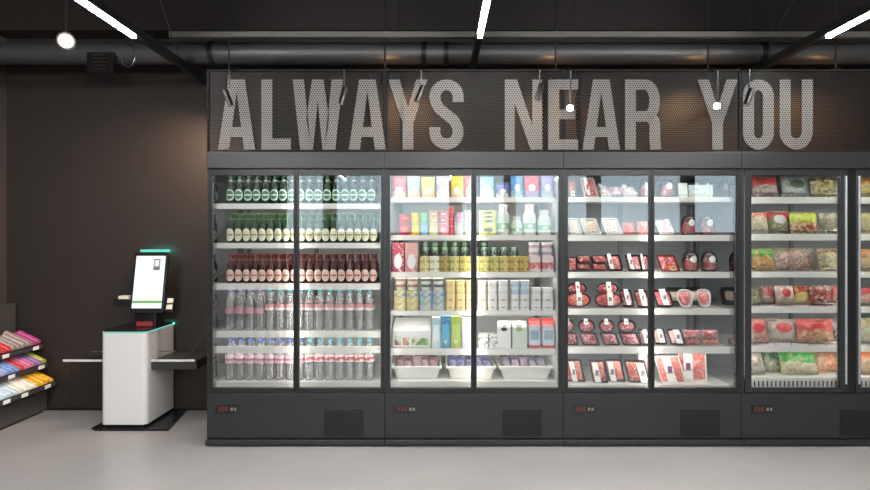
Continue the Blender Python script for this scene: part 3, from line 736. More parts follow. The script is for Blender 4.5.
def meatpack(kind, w, h, d, tray, meat, label=None, lab=(.0, .5, .3, .8), film=True, bulge=.6, name='meat_tray', fill=.86, strip=None):
    """tray standing on its edge, meat bulging to the front, printed sticker, clear film"""
    t = thing(name); O = outl(kind, w, h); n = len(O); cz = h / 2
    if tray is T_b: fill *= .93; d *= 1.25; bulge *= .8
    mb = MB(); vs = []; fs = []
    for s, y in ((1., 0), (1., -.004), (.94, -.0035), (.88, d * .8), (.8, d)):
        vs += [(x * s, y, cz + (z - cz) * s) for x, z in O]
    for i in range(4):
        for k in range(n): fs.append((i * n + k, i * n + (k + 1) % n, (i + 1) * n + (k + 1) % n, (i + 1) * n + k))
    vs2 = [(x * .9, d * .6, cz + (z - cz) * .9) for x, z in O]
    fs.append(tuple(range(4 * n, 5 * n)))
    mb.add(vs, fs); mb.add(vs2, [tuple(range(n))]); mb.build('tray', tray, t, smooth=40)
    mb = MB(); nr = 5; vs = [(0, -d * bulge, cz)]; fs = []
    rr = random.Random(int(w * 1e5) + int(h * 1e4))
    for i in range(1, nr + 1):
        q = i / nr
        for x, z in O:
            y = -d * bulge * (1 - q ** 3.) * (1 + rr.uniform(-.22, .22)) + .004 * q
            vs.append((x * q * fill, y, cz + (z - cz) * q * fill))
    fs = [(0, 1 + k, 1 + (k + 1) % n) for k in range(n)]
    for i in range(nr - 1):
        for k in range(n): fs.append((1 + i * n + k, 1 + (i + 1) * n + k, 1 + (i + 1) * n + (k + 1) % n, 1 + i * n + (k + 1) % n))
    mb.add(vs, fs); mb.add([(x * fill, d * .3, cz + (z - cz) * fill) for x, z in O], [tuple(range(n))]); mb.build('meat', meat, t, smooth=60)
    yl = -d * bulge * 1.24 - .002
    if label:
        a, b, c, e = lab; _m = (a + b) / 2; a, b = _m - (_m - a) * .82, _m + (b - _m) * .82
        sk = -.2 * w * 2 if kind == 'skew' else 0
        def S(z): return (z - .5) * sk * .5 * 1.0
        mb = MB(); za, zb = h * c, h * e
        def dx(z): return sk * (z / h - .5) * .5
        mb.hexa([(w * (a - .5) * .9 + dx(za), yl, za), (w * (b - .5) * .9 + dx(za), yl, za), (w * (b - .5) * .9 + dx(zb), yl, zb), (w * (a - .5) * .9 + dx(zb), yl, zb)],
                [(w * (a - .5) * .9 + dx(za), yl + .001, za), (w * (b - .5) * .9 + dx(za), yl + .001, za), (w * (b - .5) * .9 + dx(zb), yl + .001, zb), (w * (a - .5) * .9 + dx(zb), yl + .001, zb)])
        lo = mb.build('label', label, t)
        pm = MB(); za2, zb2 = h * (c + (e - c) * .35), h * (c + (e - c) * .62); xm0, xm1 = w * (a + (b - a) * .25 - .5) * .9, w * (a + (b - a) * .75 - .5) * .9
        pm.box(xm0 + dx(za2), xm1 + dx(za2), yl - .0012, yl - .0002, za2, zb2); pm.build('print', strip or pr('print_grey', C(120, 116, 118), .5), lo)
    return t
def clamshell(w, h, d, meat, label):
    t = thing('clamshell_pack'); n = 20
    lo = [(w * .40, 0), (w * .46, .008), (w * .5, h * .48)]
    MB().lathe([(x, z) for x, z in lo], n).build('base', M_film, t, smooth=50)
    MB().lathe([(w * .5, h * .485), (w * .5, h * .5), (w * .42, h * .8), (w * .3, h * .96), (w * .12, h)], n).build('dome', M_film, t, smooth=50)
    MB().lathe([(w * .36, .01), (w * .43, .02), (w * .45, h * .42), (w * .3, h * .62), (w * .1, h * .66)], n).build('meat', meat, t, smooth=60)
    b = MB(); disc_label(b, w * .5, w * .2, h * .17, h * .62); b.build('label', label, t)
    return t
def bag(w, h, d, mat, name='frozen_bag', seal=None, crush=.0):
    t = thing(name); nx, nz = 14, 10; vs = []; fs = []
    rr = random.Random(int(w * 7e5) + int(h * 3e5))
    pb = [[rr.uniform(-1, 1) for _ in range(nx + 1)] for _ in range(nz + 1)]
    for side in (-1, 1):
        for j in range(nz + 1):
            for i in range(nx + 1):
                u, v = i / nx * 2 - 1, j / nz * 2 - 1
                th = d / 2 * max(0, (1 - abs(u) ** 3.2)) ** .6 * max(0, (1 - abs(v) ** 4)) ** .6 * (1 - .22 * v)
                th *= 1 + .16 * pb[j][i]
                x = u * w / 2 * (1 - .05 * (1 - abs(v))); z = h * .04 + (v * .5 + .5) * h * .92 + crush * .012 * pb[j][i]
                vs.append((x, side * th, z))
    N = (nx + 1) * (nz + 1)
    for s in (0, 1):
        for j in range(nz):
            for i in range(nx):
                a = s * N + j * (nx + 1) + i; fs.append((a, a + 1, a + nx + 2, a + nx + 1))
    mb = MB(); mb.add(vs, fs); mb.build('body', mat, t, smooth=80)
    sl = MB(); sl.box(-w * .49, w * .49, -.0015, .0015, h * .955, h); sl.build('top_seal', seal or mat, t)
    sl = MB(); sl.box(-w * .49, w * .49, -.0015, .0015, 0, h * .045); sl.build('bottom_seal', seal or mat, t)
    return t

# placing by where it stands on its shelf: x0..x1, top y, shelf z
ITEMS = []
def item(u, sh, x0, x1, yt, build, look, cat, z=None, yb=None, Y=YI, lean=0., tier='', yaw=0., group=None, dy=0.):
    """build(w, h) is called with the pack's width and height; lean tips it backwards"""
    zb = z if z is not None else (ZSH[u][sh] if sh < 5 and not (sh == 5) else ZDK[u])
    if yb is not None: zb = wz(yb, Y)
    w = (x1 - x0) / F * Y; hv = wz(yt, Y) - zb
    hgt = hv / math.cos(R(lean)) if lean else hv
    if 'black' in look and 'stacked' not in look: yaw = rnd.uniform(-12, -8)
    t = build(max(w, .01), max(hgt, .012))
    t.rotation_euler = (-R(lean), 0, R(yaw))
    lo = min((math.cos(R(lean)) * (v.co.z + o.location.z) - math.sin(R(lean)) * v.co.y for o in t.children for v in o.data.vertices), default=0) if lean else 0
    t.location = (wx((x0 + x1) / 2, Y), Y + dy, zb + .0008 - min(0, lo))
    if u == 2 and 'clamshell' not in look and (len(ITEMS) % 2): t.location.y += .034
    ITEMS.append((u, sh, tier, x0, t, look, cat, group)); return t
def finish_labels():
    bad = []
    by = {}
    for it in ITEMS: by.setdefault((it[0], it[1], it[2]), []).append(it)
    fr = ['drinks', 'dairy', 'meat', 'freezer']; sn = ['top', 'second', 'third', 'fourth', 'fifth', 'bottom']
    for (u, sh, tier), L_ in by.items():
        L_.sort(key=lambda i: i[3])
        for k, (_, _, _, _, t, look, cat, group) in enumerate(L_):
            place = f"{sn[sh]} {fr[u]} shelf" if sh < 5 else f"{fr[u]} fridge floor" if u < 3 else "bottom freezer shelf"
            lb = f"{look}, {ORD[k]} from left" + (f" in {tier}" if tier else '') + f", {place}"
            if len(lb.replace('-', ' ').split()) > 16: print('LONG', len(lb.split()), lb)
            tag(t, f"{look}, {ORD[k]} from left" + (f" in {tier}" if tier and 'crate' not in tier else f" in {tier}" if tier else '') + f", {place}", cat, group or f"{cat}s on the {place}")

# ---------------------------------------------------------------- dairy fridge
P = lambda r, g, b: C(r, g, b)
def pc(name, rgb, rough=.35): return pr(name, C(*rgb), rough)
tops = [(392, 406.5, 176.2, (222, 128, 140), (246, 214, 180), 'pink pouch with cream base'), (407, 420.5, 176.2, (188, 200, 222), (240, 196, 160), 'pale blue pouch with peach base'),
        (421, 435, 177, (246, 214, 110), (244, 178, 70), 'yellow pouch with orange base'), (436, 449.5, 176.2, (204, 190, 208), (240, 234, 214), 'lilac pouch with cream base'),
        (450.5, 463.5, 176.2, (248, 220, 96), (238, 200, 170), 'yellow pouch with pale base'), (464, 472.5, 176.2, (226, 96, 104), (240, 150, 150), 'red pouch beside the door joint')]
for i, (a, b, yt, c1, c2, lk) in enumerate(tops):
    item(1, 0, a, b, yt, lambda w, h: pouch(w, h, .07, printm('pouch%d' % i, C(*c1), C(*c2), (0, .3), C(248, 244, 238), .34, .26, C(*[min(255, int(x * .8 + 60)) for x in c1])), pc('pouchseal%d' % i, c1)), lk, 'pouch')
tops = [(480, 494, 177, (140, 196, 230), (246, 246, 246), 'light blue pouch with white base'), (496, 509, 184, (110, 110, 190), (236, 230, 190), 'short violet pouch with white peak'),
        (510.5, 523, 176.2, (80, 150, 210), (190, 214, 214), 'tall blue pouch with pale base'), (524, 539, 176.2, (230, 90, 100), (170, 170, 214), 'red-topped pouch with lilac base'), (540.5, 553.5, 176, (168, 156, 214), (200, 214, 220), 'lavender pouch')]
for i, (a, b, yt, c1, c2, lk) in enumerate(tops):
    item(1, 0, a, b, yt, lambda w, h: pouch(w, h, .07, printm('pouchr%d' % i, C(*c1), C(*c2), (0, .34 if i else .4), C(240, 240, 244), .5, .24, C(*[min(255, int(x * .75 + 66)) for x in c1])), pc('pouchrseal%d' % i, c1)), lk, 'pouch')
# second shelf: stacked tubs
def stack(u, sh, a, b, ys, cols, lk, lid=(235, 235, 230), sq=4., nm='yoghurt_tub', disc=None, Y=YI, taper=.92):
    """one column of tubs, ys = the heights of their tops from the lowest up"""
    zb = ZSH[u][sh]
    tn = ['lowest tier', 'middle tier', 'upper tier', 'topmost tier']
    for k, yt in enumerate(ys):
        c = cols[k % len(cols)]
        key = '%s_%d_%d_%d' % (nm, int(a), sh, k % len(cols))
        item(u, sh, a, b, yt, lambda w, h: tub(w / 2, h, printm('tub' + key, C(*c), C(*[min(255, int(x * 1.08 + 14)) for x in c]), (.15, .75), C(*disc) if disc else None, .45, .28, C(*[int(x * .8 + 30) for x in c])), pc('lid_%d_%d_%d' % lid, lid), sq, taper, nm),
             lk, 'tub' if 'tub' in nm else 'cup', z=zb, tier=tn[k], Y=Y)
        zb = wz(yt, Y)
stack(1, 1, 399, 410.8, [221, 214.5], [(178, 50, 76)], 'crimson square tub', (190, 60, 84), disc=(230, 140, 60))
stack(1, 1, 411.2, 419.6, [222, 216, 213], [(246, 206, 40), (246, 206, 40), (240, 214, 70)], 'bright yellow tub', (250, 214, 60))
stack(1, 1, 420, 428.4, [222, 216, 213], [(150, 190, 226), (120, 196, 150), (130, 200, 160)], 'green or blue tub', (140, 200, 170))
stack(1, 1, 429.2, 438, [223, 217, 211], [(246, 226, 150), (240, 200, 130), (226, 150, 80)], 'cream yellow tub', (250, 240, 200), disc=(250, 246, 220))
stack(1, 1, 438.6, 447.6, [223, 217, 211], [(238, 130, 150), (226, 96, 120), (214, 90, 110)], 'pink tub', (244, 200, 204), disc=(250, 220, 224))
stack(1, 1, 448.4, 454, [226, 219, 212, 207], [(216, 80, 84)], 'narrow red tub', (240, 220, 220), sq=2.5)
stack(1, 1, 454.4, 463.2, [223, 218, 213], [(238, 228, 236), (206, 180, 206), (200, 160, 190)], 'white and violet tub', (236, 230, 240))
stack(1, 1, 463.6, 472, [223, 219, 215, 211], [(244, 240, 196), (236, 240, 220)], 'pale yellow tub', (248, 248, 230))
stack(1, 1, 478.6, 496.4, [223.5, 219, 215, 211], [(240, 236, 130), (214, 214, 120), (236, 234, 170)], 'wide yellow-lidded tub', (248, 246, 180), sq=7, disc=(110, 116, 100))
for i, (a, b, yt) in enumerate([(497, 509, 206), (511, 522.5, 218), (523, 535.5, 206), (537.5, 550.5, 211.5)]):
    item(1, 1, a, b, yt - 1, lambda w, h: drink(w, h, pc('drink_white', (238, 240, 232)), pc('drink_cap%d' % (i % 2), [(246, 226, 220), (226, 228, 224)][i % 2]), printm('drinklabel%d' % (i % 2), C(236, 244, 228), C(150, 206, 160), (.2, .62), [C(250, 236, 236), C(246, 250, 240)][i % 2], .4, .2)),
         'white drinking yoghurt with green label', 'yoghurt drink')
# third shelf
for i, (a, b) in enumerate([(392.5, 404.4), (405.6, 418)]):
    item(1, 2, a, b, 243, lambda w, h: pack(w, h, .1, printm('pinkbox%d' % i, [C(196, 84, 104), C(232, 178, 168)][i], [C(170, 60, 90), C(214, 140, 140)][i], (.0, .5), C(250, 240, 244), .36, .34, C(240, 200, 200)), 'biscuit_box'), ['tall crimson box with white emblem', 'tall peach box with white emblem'][i], 'box')
Gd = pr('jar_green', C(38, 62, 52), .12, 0, .6, .4)
for row, yy in ((0, 4.36), (1, 4.46)):
    for k in range(11):
        a = 420.5 + k * 9.85
        if 525 < a + 9: break
        if row == 1 and k > 6: continue
        item(1, 2, a * 1., a + 9.2, 247 if row == 0 else 241.5, lambda w, h: jar(w, h, Gd, pr('jar_lid', C(112, 138, 118), .3, .6), M_label), 'dark green jar with pale label', 'jar', Y=yy, z=ZSH[1][2] + (.0 if row == 0 else .0), tier='middle row' if row == 0 else 'back row')
oc = [(222, 206, 140), (248, 240, 214), (176, 150, 76), (206, 196, 120), (200, 184, 104), (214, 210, 140), (206, 198, 120), (196, 186, 110), (212, 190, 110), (206, 176, 96), (196, 170, 92)]
for k in range(11):
    a = 420 + k * 9.85
    c = oc[k]
    for j, (b0, t0) in enumerate(((272, 264.6), (264.4, 256.4))):
        item(1, 2, a, a + 9.5, t0, lambda w, h: pack(w, h, .09, printm('olive%d_%d' % (k, j), C(*c), C(*[int(x * .8) for x in c]), (.2, .55), None, speck=C(*[min(255, x + 25) for x in c])), 'cheese_box'), 'olive and cream cheese box', 'box', z=None if j == 0 else wz(264.6, YI), tier=['lower tier', 'upper tier'][j])
for k, (a, b) in enumerate([(528.5, 539.5), (541, 552.6)]):
    item(1, 2, a, b, 256, lambda w, h: pack(w, h, .09, printm('pinkmilk%d' % k, C(236, 214, 214), C(220, 120, 120), (.2, .6), None, speck=C(240, 230, 226)), 'dessert_box'), 'pink and white dessert box', 'box', tier='lower tier')
    for j, (yb_, yt_) in enumerate(((256, 249), (249, 242.5))):
        item(1, 2, a, b, yt_, lambda w, h: tub(w / 2, h, printm('wtub', C(240, 238, 240), C(210, 170, 190), (.2, .6)), pc('lid_w', (240, 240, 240)), 0, .86), 'white dessert tub on pink box', 'tub', z=wz(yb_, YI), tier=['upper tier', 'topmost tier'][j])
# fourth shelf: cups and cubes
for k, (a, b) in enumerate([(394.5, 406), (407, 418.4), (420.4, 431.6), (432.6, 444)]):
    cw = [(206, 190, 130), (214, 190, 120), (170, 190, 214), (176, 200, 210)][k]
    z_ = ZSH[1][3]
    for j, (yt, nm) in enumerate(((303.4, 'lowest tier'), (297, 'second tier'), (290.2, 'third tier'))):
        cc = [(200, 170, 100), (214, 190, 130), (120, 160, 180)][j] if k < 2 else [(190, 200, 190), (150, 190, 170), (130, 160, 200)][j]
        item(1, 3, a, b, yt, lambda w, h: pack(w, h, .085, printm('dessert%d%d' % (k // 2, j), C(*cw), C(*cc), (.15, .6), C(226, 214, 170), .4, .25, C(236, 236, 226)), 'dessert_pack'), ['gold and blue dessert pack', 'blue and green dessert pack'][k // 2], 'pack', z=z_, tier=nm)
        z_ = wz(yt, YI)
    for j, (yt, nm) in enumerate(((283.5, 'fourth tier'), (278.2, 'topmost tier'))):
        item(1, 3, a, b, yt, lambda w, h: tub(w / 2, h, printm('cup%d' % (k // 2), [C(196, 140, 110), C(96, 116, 112)][k // 2], C(236, 230, 224), (.0, .5)), M_white, 0, .74, 'yoghurt_cup'), ['brown yoghurt cup with white rim', 'slate yoghurt cup with white rim'][k // 2], 'cup', z=z_, tier=nm)
        z_ = wz(yt, YI)
cols = [(445.6, 454.8, 0), (455.6, 464.8, 0), (465.6, 472.8, 0), (477.6, 486.6, 1), (487.6, 497, 2), (498, 507.8, 2), (510.6, 519, 3), (519.8, 528.8, 3), (530.8, 540.6, 2), (541.4, 552.8, 2)]
cb_ = [(250, 224, 160), (250, 238, 214), (246, 244, 240), (206, 224, 240)]
for k, (a, b, ci) in enumerate(cols):
    z_ = ZSH[1][3]
    for j, yt in enumerate((302.6, 294.6, 287.6, 280.4) if k < 8 else (302.6, 294.6, 287.6)):
        cc = cb_[ci] if not (ci == 3 and j < 2) else (248, 244, 240)
        item(1, 3, a, b, yt, lambda w, h: tub(w / 2, h, printm('cube%d_%d' % (ci, j > 1), C(*cc), C(*[int(x * .93) for x in cc]), (.3, .5), [C(206, 120, 150), C(226, 170, 120), C(214, 140, 130), C(150, 180, 214)][ci] if j < 2 else None, .4, .16), pc('cubelid%d' % ci, tuple(min(255, x + 6) for x in cc)), 9., .95 if j < 2 else .82), ['cream yellow square cup', 'ivory square cup', 'white square cup', 'pale blue square cup'][ci], 'tub', z=z_, tier=['lowest tier', 'second tier', 'third tier', 'topmost tier'][j])
        z_ = wz(yt, YI)
# fifth shelf: multipacks and cartons
def multipack(w, h, mat, lab1, lab2):
    t = thing('cheese_multipack')
    hh = h * .64
    MB().box(-w / 2, w / 2, 0, .012, 0, hh).hexa([(-w / 2, 0, hh), (w / 2, 0, hh), (w / 2 * .97, .2, h), (-w / 2 * .97, .2, h)], [(-w / 2, .012, 0), (w / 2, .012, 0), (w / 2, .21, 0), (-w / 2, .21, 0)]).build('wrap', mat, t, bevel=.003)
    for (a, b, m_) in ((.06, .22, lab1), (.27, .43, lab1), (.5, .94, lab2)):
        MB().box(-w / 2 + w * a, -w / 2 + w * b, -.0015, -.0002, hh * .12, hh * .66).build('picture', m_, t)
    return t
item(1, 4, 392.5, 431, 321, lambda w, h: multipack(w, h, pc('wrap_white', (236, 234, 232)), bagm('fruit_red', C(236, 226, 220), C(150, 80, 60), C(200, 150, 120), split=.8), bagm('fruit_green', C(230, 230, 220), C(90, 140, 60), C(160, 190, 110), split=.75)), 'wide white multipack with sloping film top', 'multipack')
for k, (a, b, yt, body, top, lk) in enumerate([(432, 440.4, 317, (226, 236, 236), (170, 214, 220), 'tall white and pale teal carton'), (441, 450, 315.5, (76, 170, 210), (40, 130, 190), 'tall blue carton'),
                                 (450.8, 460.4, 316, (176, 196, 90), (160, 190, 60), 'tall lime green carton'), (461.2, 470.6, 317.5, (206, 204, 204), (236, 220, 206), 'tall grey carton')]):
    item(1, 4, a, b, yt, lambda w, h: pack(w, h, .085, printm('tallcarton%d' % k, C(*body), C(*top), (.55, .98), C(240, 244, 240), .34, .26, C(*[min(255, int(x * .7 + 70)) for x in body])), 'milk_carton', pc('cpanel%d' % k, tuple(min(255, x + 24) for x in body))), lk, 'carton')
for k, (a, b) in enumerate([(478.6, 487.8), (488.4, 497)]):
    item(1, 4, a, b, 333.5, lambda w, h: pack(w, h, .08, printm('smallwhite', C(242, 240, 236), C(226, 222, 214), (.4, .55), None, speck=C(110, 100, 96)), 'butter_box'), 'small white box with dark print', 'box')
for k, (a, b, yt, body, top, panel, lk) in enumerate([(497.6, 511, 320.6, (244, 242, 240), (244, 244, 242), (60, 56, 66), 'white gable carton with black logo'), (511.6, 526, 320.6, (238, 242, 228), (242, 244, 236), (160, 206, 120), 'white gable carton with green leaf print'),
                                        (528.4, 539, 318.6, (224, 232, 238), (214, 60, 54), (150, 176, 196), 'white carton with red gable'), (541.6, 553, 318.6, (222, 230, 236), (206, 54, 50), (160, 186, 200), 'white carton with red gable')]):
    item(1, 4, a, b, yt, lambda w, h: carton(w, h, .09, printm('gcar%d' % k, C(*body), C(214, 70, 66) if k > 1 else C(*body), (0, .14)), pc('gtop%d' % k, top), M_white if k < 2 else None, pc('gpan%d' % k, panel) if k > 1 else None), lk, 'carton')
    if k < 2:
        t = ITEMS[-1][4]; MB().prism([(.022 * math.cos(R(30 * q)), .135 + .014 * math.sin(R(30 * q))) for q in range(12)], -.0465, -.0452, 'y').build('logo', pc('glogo%d' % k, panel), t)
# crates of packets on the floor of the dairy fridge
def crate(w, h, d):
    t = thing('plastic_crate')
    wi = w * .83; e = .006
    mb = MB(); wt, wbm = w / 2, wi / 2; dt, db = d, d * .92
    def q(sx): return [(sx * wbm, .02, 0), (sx * wt, 0, h), (sx * wt, dt, h), (sx * wbm, db, 0)]
    a, b = q(-1), q(1); A = [(x + e, y, z) for x, y, z in a]; Bq = [(x - e, y, z) for x, y, z in b]
    mb.hexa(a, A); mb.hexa(b, Bq)
    mb.hexa([a[0], b[0], b[1], a[1]], [(p[0], p[1] + e, p[2]) for p in (a[0], b[0], b[1], a[1])])
    mb.hexa([a[3], b[3], b[2], a[2]], [(p[0], p[1] - e, p[2]) for p in (a[3], b[3], b[2], a[2])])
    mb.box(-wbm, wbm, .02, db, 0, e)
    mb.build('shell', M_white, t)
    MB().box(-wt - .006, wt + .006, -.01, .004, h - .018, h).box(-wt - .006, wt + .006, dt - .004, dt + .01, h - .018, h).box(-wt - .006, -wt + .004, .0042, dt - .0042, h - .018, h).box(wt - .004, wt + .006, .0042, dt - .0042, h - .018, h).build('rim', M_white, t, bevel=.003)
    return t
for k, (a, b, cols_, lk, pl) in enumerate([(391.5, 441.5, [(196, 110, 120), (150, 60, 70), (216, 160, 166), (110, 60, 66)], 'white crate of dark pink packets', 'pink packet'), (446, 496, [(60, 80, 170), (90, 110, 200), (44, 56, 130), (150, 160, 214)], 'white crate of blue packets', 'blue packet'), (499, 553, [(176, 160, 186), (150, 130, 170), (206, 190, 206), (120, 110, 150)], 'white crate of lilac packets', 'lilac packet')]):
    w_ = (b - a) / F * YI; z0 = ZDK[1]; hc = wz(366.3, YI) - z0
    item(1, 5, a, b, 366.3, lambda w, h: crate(w - .012, h, .4), lk, 'crate', z=z0)
    X = wx((a + b) / 2, YI)
    for q in range(10):
        col = cols_[q % 4]; n_ = q % 5; rw = q // 5
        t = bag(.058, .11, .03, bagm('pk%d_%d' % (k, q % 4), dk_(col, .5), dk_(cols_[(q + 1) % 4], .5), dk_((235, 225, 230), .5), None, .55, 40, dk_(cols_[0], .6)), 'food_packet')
        t.location = (X - .122 + n_ * .061, YI + .06 + rw * .13, z0 + hc * .55 + .012); t.rotation_euler = (R(-52 + rnd.uniform(-8, 8)), R(rnd.uniform(-4, 4)), R(rnd.uniform(-4, 4)))
        ITEMS.append((1, 5, f'{pl} crate, ' + ['front', 'back'][rw], a + n_, t, pl, 'packet', pl + 's in the white crate'))

# ---------------------------------------------------------------- meat fridge
m_pink = meatm('meat_pink', C(198, 88, 94), C(220, 122, 124), C(244, 206, 200), 18)
m_red = meatm('meat_red', C(150, 44, 52), C(188, 74, 78), C(232, 176, 172), 18, .6)
m_coral = meatm('meat_coral', C(214, 86, 76), C(230, 118, 108), C(246, 206, 190), 22)
m_marb = meatm('meat_marbled', C(140, 46, 60), C(176, 80, 92), C(226, 180, 182), 26, .57)
m_pale = meatm('meat_pale', C(222, 168, 164), C(234, 186, 180), C(246, 226, 220), 20)
m_chick = meatm('meat_cream', C(226, 196, 178), C(236, 214, 196), C(246, 232, 222), 14)
m_oran = meatm('meat_orange', C(170, 54, 48), C(200, 88, 74), C(236, 180, 160), 22, .6)
T_w, T_b, T_clear = pc('tray_white', (238, 236, 234)), pc('tray_black', (34, 32, 34)), pc('tray_grey', (150, 160, 166))
T_r = pc('tray_red', (120, 24, 32))
lw_ = printm('sticker', C(244, 242, 238), C(214, 212, 208), (.3, .4))
lg_ = printm('sticker_green', C(238, 242, 232), C(200, 220, 180), (.1, .35))
st_v = pc('sticker_violet', (120, 40, 90)); st_r = pc('sticker_red', (200, 60, 70))
def mp(kind, tray, meat, lab=None, pos=(.1, .45, .1, .9), d=.036, nm='meat_tray', bulge=.5, fill=.86, strip=None):
    return lambda w, h: meatpack(kind, w, h, d, tray, meat, lab, pos, True, bulge, nm, fill, strip)
# top shelf
item(2, 0, 568.5, 578, 177, mp('tongue', T_clear, m_coral, lw_, (.2, .8, .05, .3)), 'coral meat pack in a peaked wrapper', 'meat pack', lean=14)
item(2, 0, 582, 598, 177.5, mp('skew', T_w, m_pink, lw_, (.15, .42, .05, .95)), 'leaning pink meat tray with white side strip', 'meat tray', lean=18)
item(2, 0, 600, 614, 187.5, mp('skew', T_w, m_pale, lw_, (.1, .45, .05, .95)), 'low pale meat pack with white strip', 'meat pack', lean=48)
item(2, 0, 613, 624, 188, mp('rect', T_clear, m_pale, lw_, (.3, .6, .4, .6)), 'low pale pink meat pack', 'meat pack', lean=48, dy=.03)
item(2, 0, 622, 638, 189.5, mp('skew', T_w, m_pale, lw_, (.1, .45, .05, .95)), 'low pale meat pack tilted beside clamshell', 'meat pack', lean=48)
item(2, 0, 639.5, 650.5, 179.5, lambda w, h: clamshell(w, h, w, m_pink, lw_), 'clear domed clamshell of pink meat', 'clamshell', Y=4.28)
item(2, 0, 659, 674.5, 180, lambda w, h: clamshell(w, h, w, m_pink, lw_), 'clear domed clamshell of pink meat', 'clamshell', Y=4.29)
item(2, 0, 679, 687.5, 183.5, lambda w, h: pack(w, h, .012, printm('cardw', C(232, 240, 234), C(200, 220, 206), (.1, .2)), 'product_card', None, .001), 'upright white product card', 'card', lean=8, Y=4.24)
item(2, 0, 688.5, 713, 185, lambda w, h: pack(w, h, .07, printm('wbox', C(230, 238, 240), C(206, 220, 170), (.1, .3), None, speck=C(180, 200, 214)), 'carton_box', None), 'wide white box with printed lines', 'box', Y=4.28)
for k, (a, b) in enumerate([(690, 700), (701, 711)]):
    item(2, 0, a, b, 179, lambda w, h: clamshell(w, h, w, m_chick, lw_), 'tall clear clamshell with cream meat', 'clamshell', Y=4.42, tier='back row')
# second shelf
for k, (a, b) in enumerate([(569, 582), (583, 602.5), (603.5, 622.5)]):
    item(2, 1, a, b, 218.5, mp('skew', T_w, m_chick, lw_, (.3, .62, .0, .2), .03, 'meat_tray', .5, .72), 'curved white tray with pale meat', 'meat tray', lean=26)
for k, (a, b, yt) in enumerate([(624, 637, 222), (637.5, 650.5, 221.5)]):
    item(2, 1, a, b, yt, mp('rect', T_clear, m_coral, None, d=.04, fill=.94), 'coral red mince block', 'meat pack', lean=12)
item(2, 1, 660, 676, 221, mp('skew', T_w, m_pale, lw_, (.6, .9, .05, .95)), 'pink tray with white right strip', 'meat tray', lean=30)
for k, (a, b) in enumerate([(681, 696.5), (699, 714.5)]):
    item(2, 1, a, b, 215.5, lambda w, h: clamshell(w, h, w, m_pink, lw_), 'tall clear clamshell of rosy meat', 'clamshell', Y=4.29)
# third shelf
item(2, 2, 568.5, 576.5, 257, mp('rect', T_b, m_pink, None, d=.05, fill=.92), 'pink chop block at the fridge edge', 'meat block', tier='lower tier')
zz = wz(264.6, YI)
for k, (a, b) in enumerate([(578, 592.5), (593.5, 608.5)]):
    item(2, 2, a - .5, b + .8, 264.6, mp('skew', T_b, m_coral if k else m_pink, None, d=.07, fill=.97, bulge=.3), 'thick pink chop', 'meat block', lean=10, tier='lower tier')
    item(2, 2, a - 1.5, b - .5, 257, mp('skew', T_b, m_pink, None, d=.07, fill=.97, bulge=.3), 'thick pink chop stacked on another', 'meat block', z=zz + .004, lean=10, tier='upper tier')
for k, (a, b) in enumerate([(607, 624), (626, 642.5), (641.5, 651)]):
    item(2, 2, a, b, 256, mp('skew', T_b, m_marb if k else m_pink, lw_, (.12, .42, .02, .98)), 'black tray of marbled meat with white strip', 'meat tray', lean=22)
item(2, 2, 658.5, 680, 255.5, mp('skew', T_r, m_red, printm('sticker_orange', C(236, 140, 90), C(240, 200, 130), (0, .3)), (.35, .8, .02, .3), .035), 'bright red tilted meat pack', 'meat pack', lean=16)
for k, (a, b) in enumerate([(682.5, 698.5), (701, 717)]):
    item(2, 2, a, b, 251.5, lambda w, h: clamshell(w, h, w, m_pink, lw_), 'tall clear clamshell of rosy meat', 'clamshell', Y=4.29)
# fourth shelf
for k, (a, b) in enumerate([(566.5, 592.5), (596.5, 624.5)]):
    item(2, 3, a, b, 294.6, mp('oval', T_b, m_red if k else m_coral, lw_, (.37, .64, .02, .98), .045, 'steak_tray', .7, .94), 'oval red steak tray, white label', 'meat tray', lean=16, tier='lower tier')
    item(2, 3, a + 1, b - 5, 285, mp('oval', T_b, m_red, lw_, (.35, .62, .1, .95), .045, 'steak_tray', .6, .9), 'oval steak tray stacked on another', 'meat tray', lean=22, z=wz(296, 4.33), tier='upper tier', Y=4.33)
for k, (a, b) in enumerate([(622, 635.5), (635.5, 650), (656.5, 675.5)]):
    item(2, 3, a, b, 292.4, mp('skew', T_b, m_pink if k else m_marb, lw_, (.3, .72, .02, .98)), 'black slanted tray with white label strip', 'meat tray', lean=26)
for k, (a, b) in enumerate([(678.5, 695.5), (700, 716)]):
    item(2, 3, a, b, 291, mp('tongue', T_w, m_pink, None, (.2, .8, .1, .4), .04, 'meat_tray', .5, .7), 'white tongue-shaped tray of pink meat', 'meat tray', lean=24)
for k, (a, b) in enumerate([(668, 684), (690, 706)]):
    item(2, 3, a, b, 289, mp('rect', T_b, m_chick, None, fill=.55), 'dark tray of pale meat', 'meat tray', lean=24, Y=4.4, tier='back row')
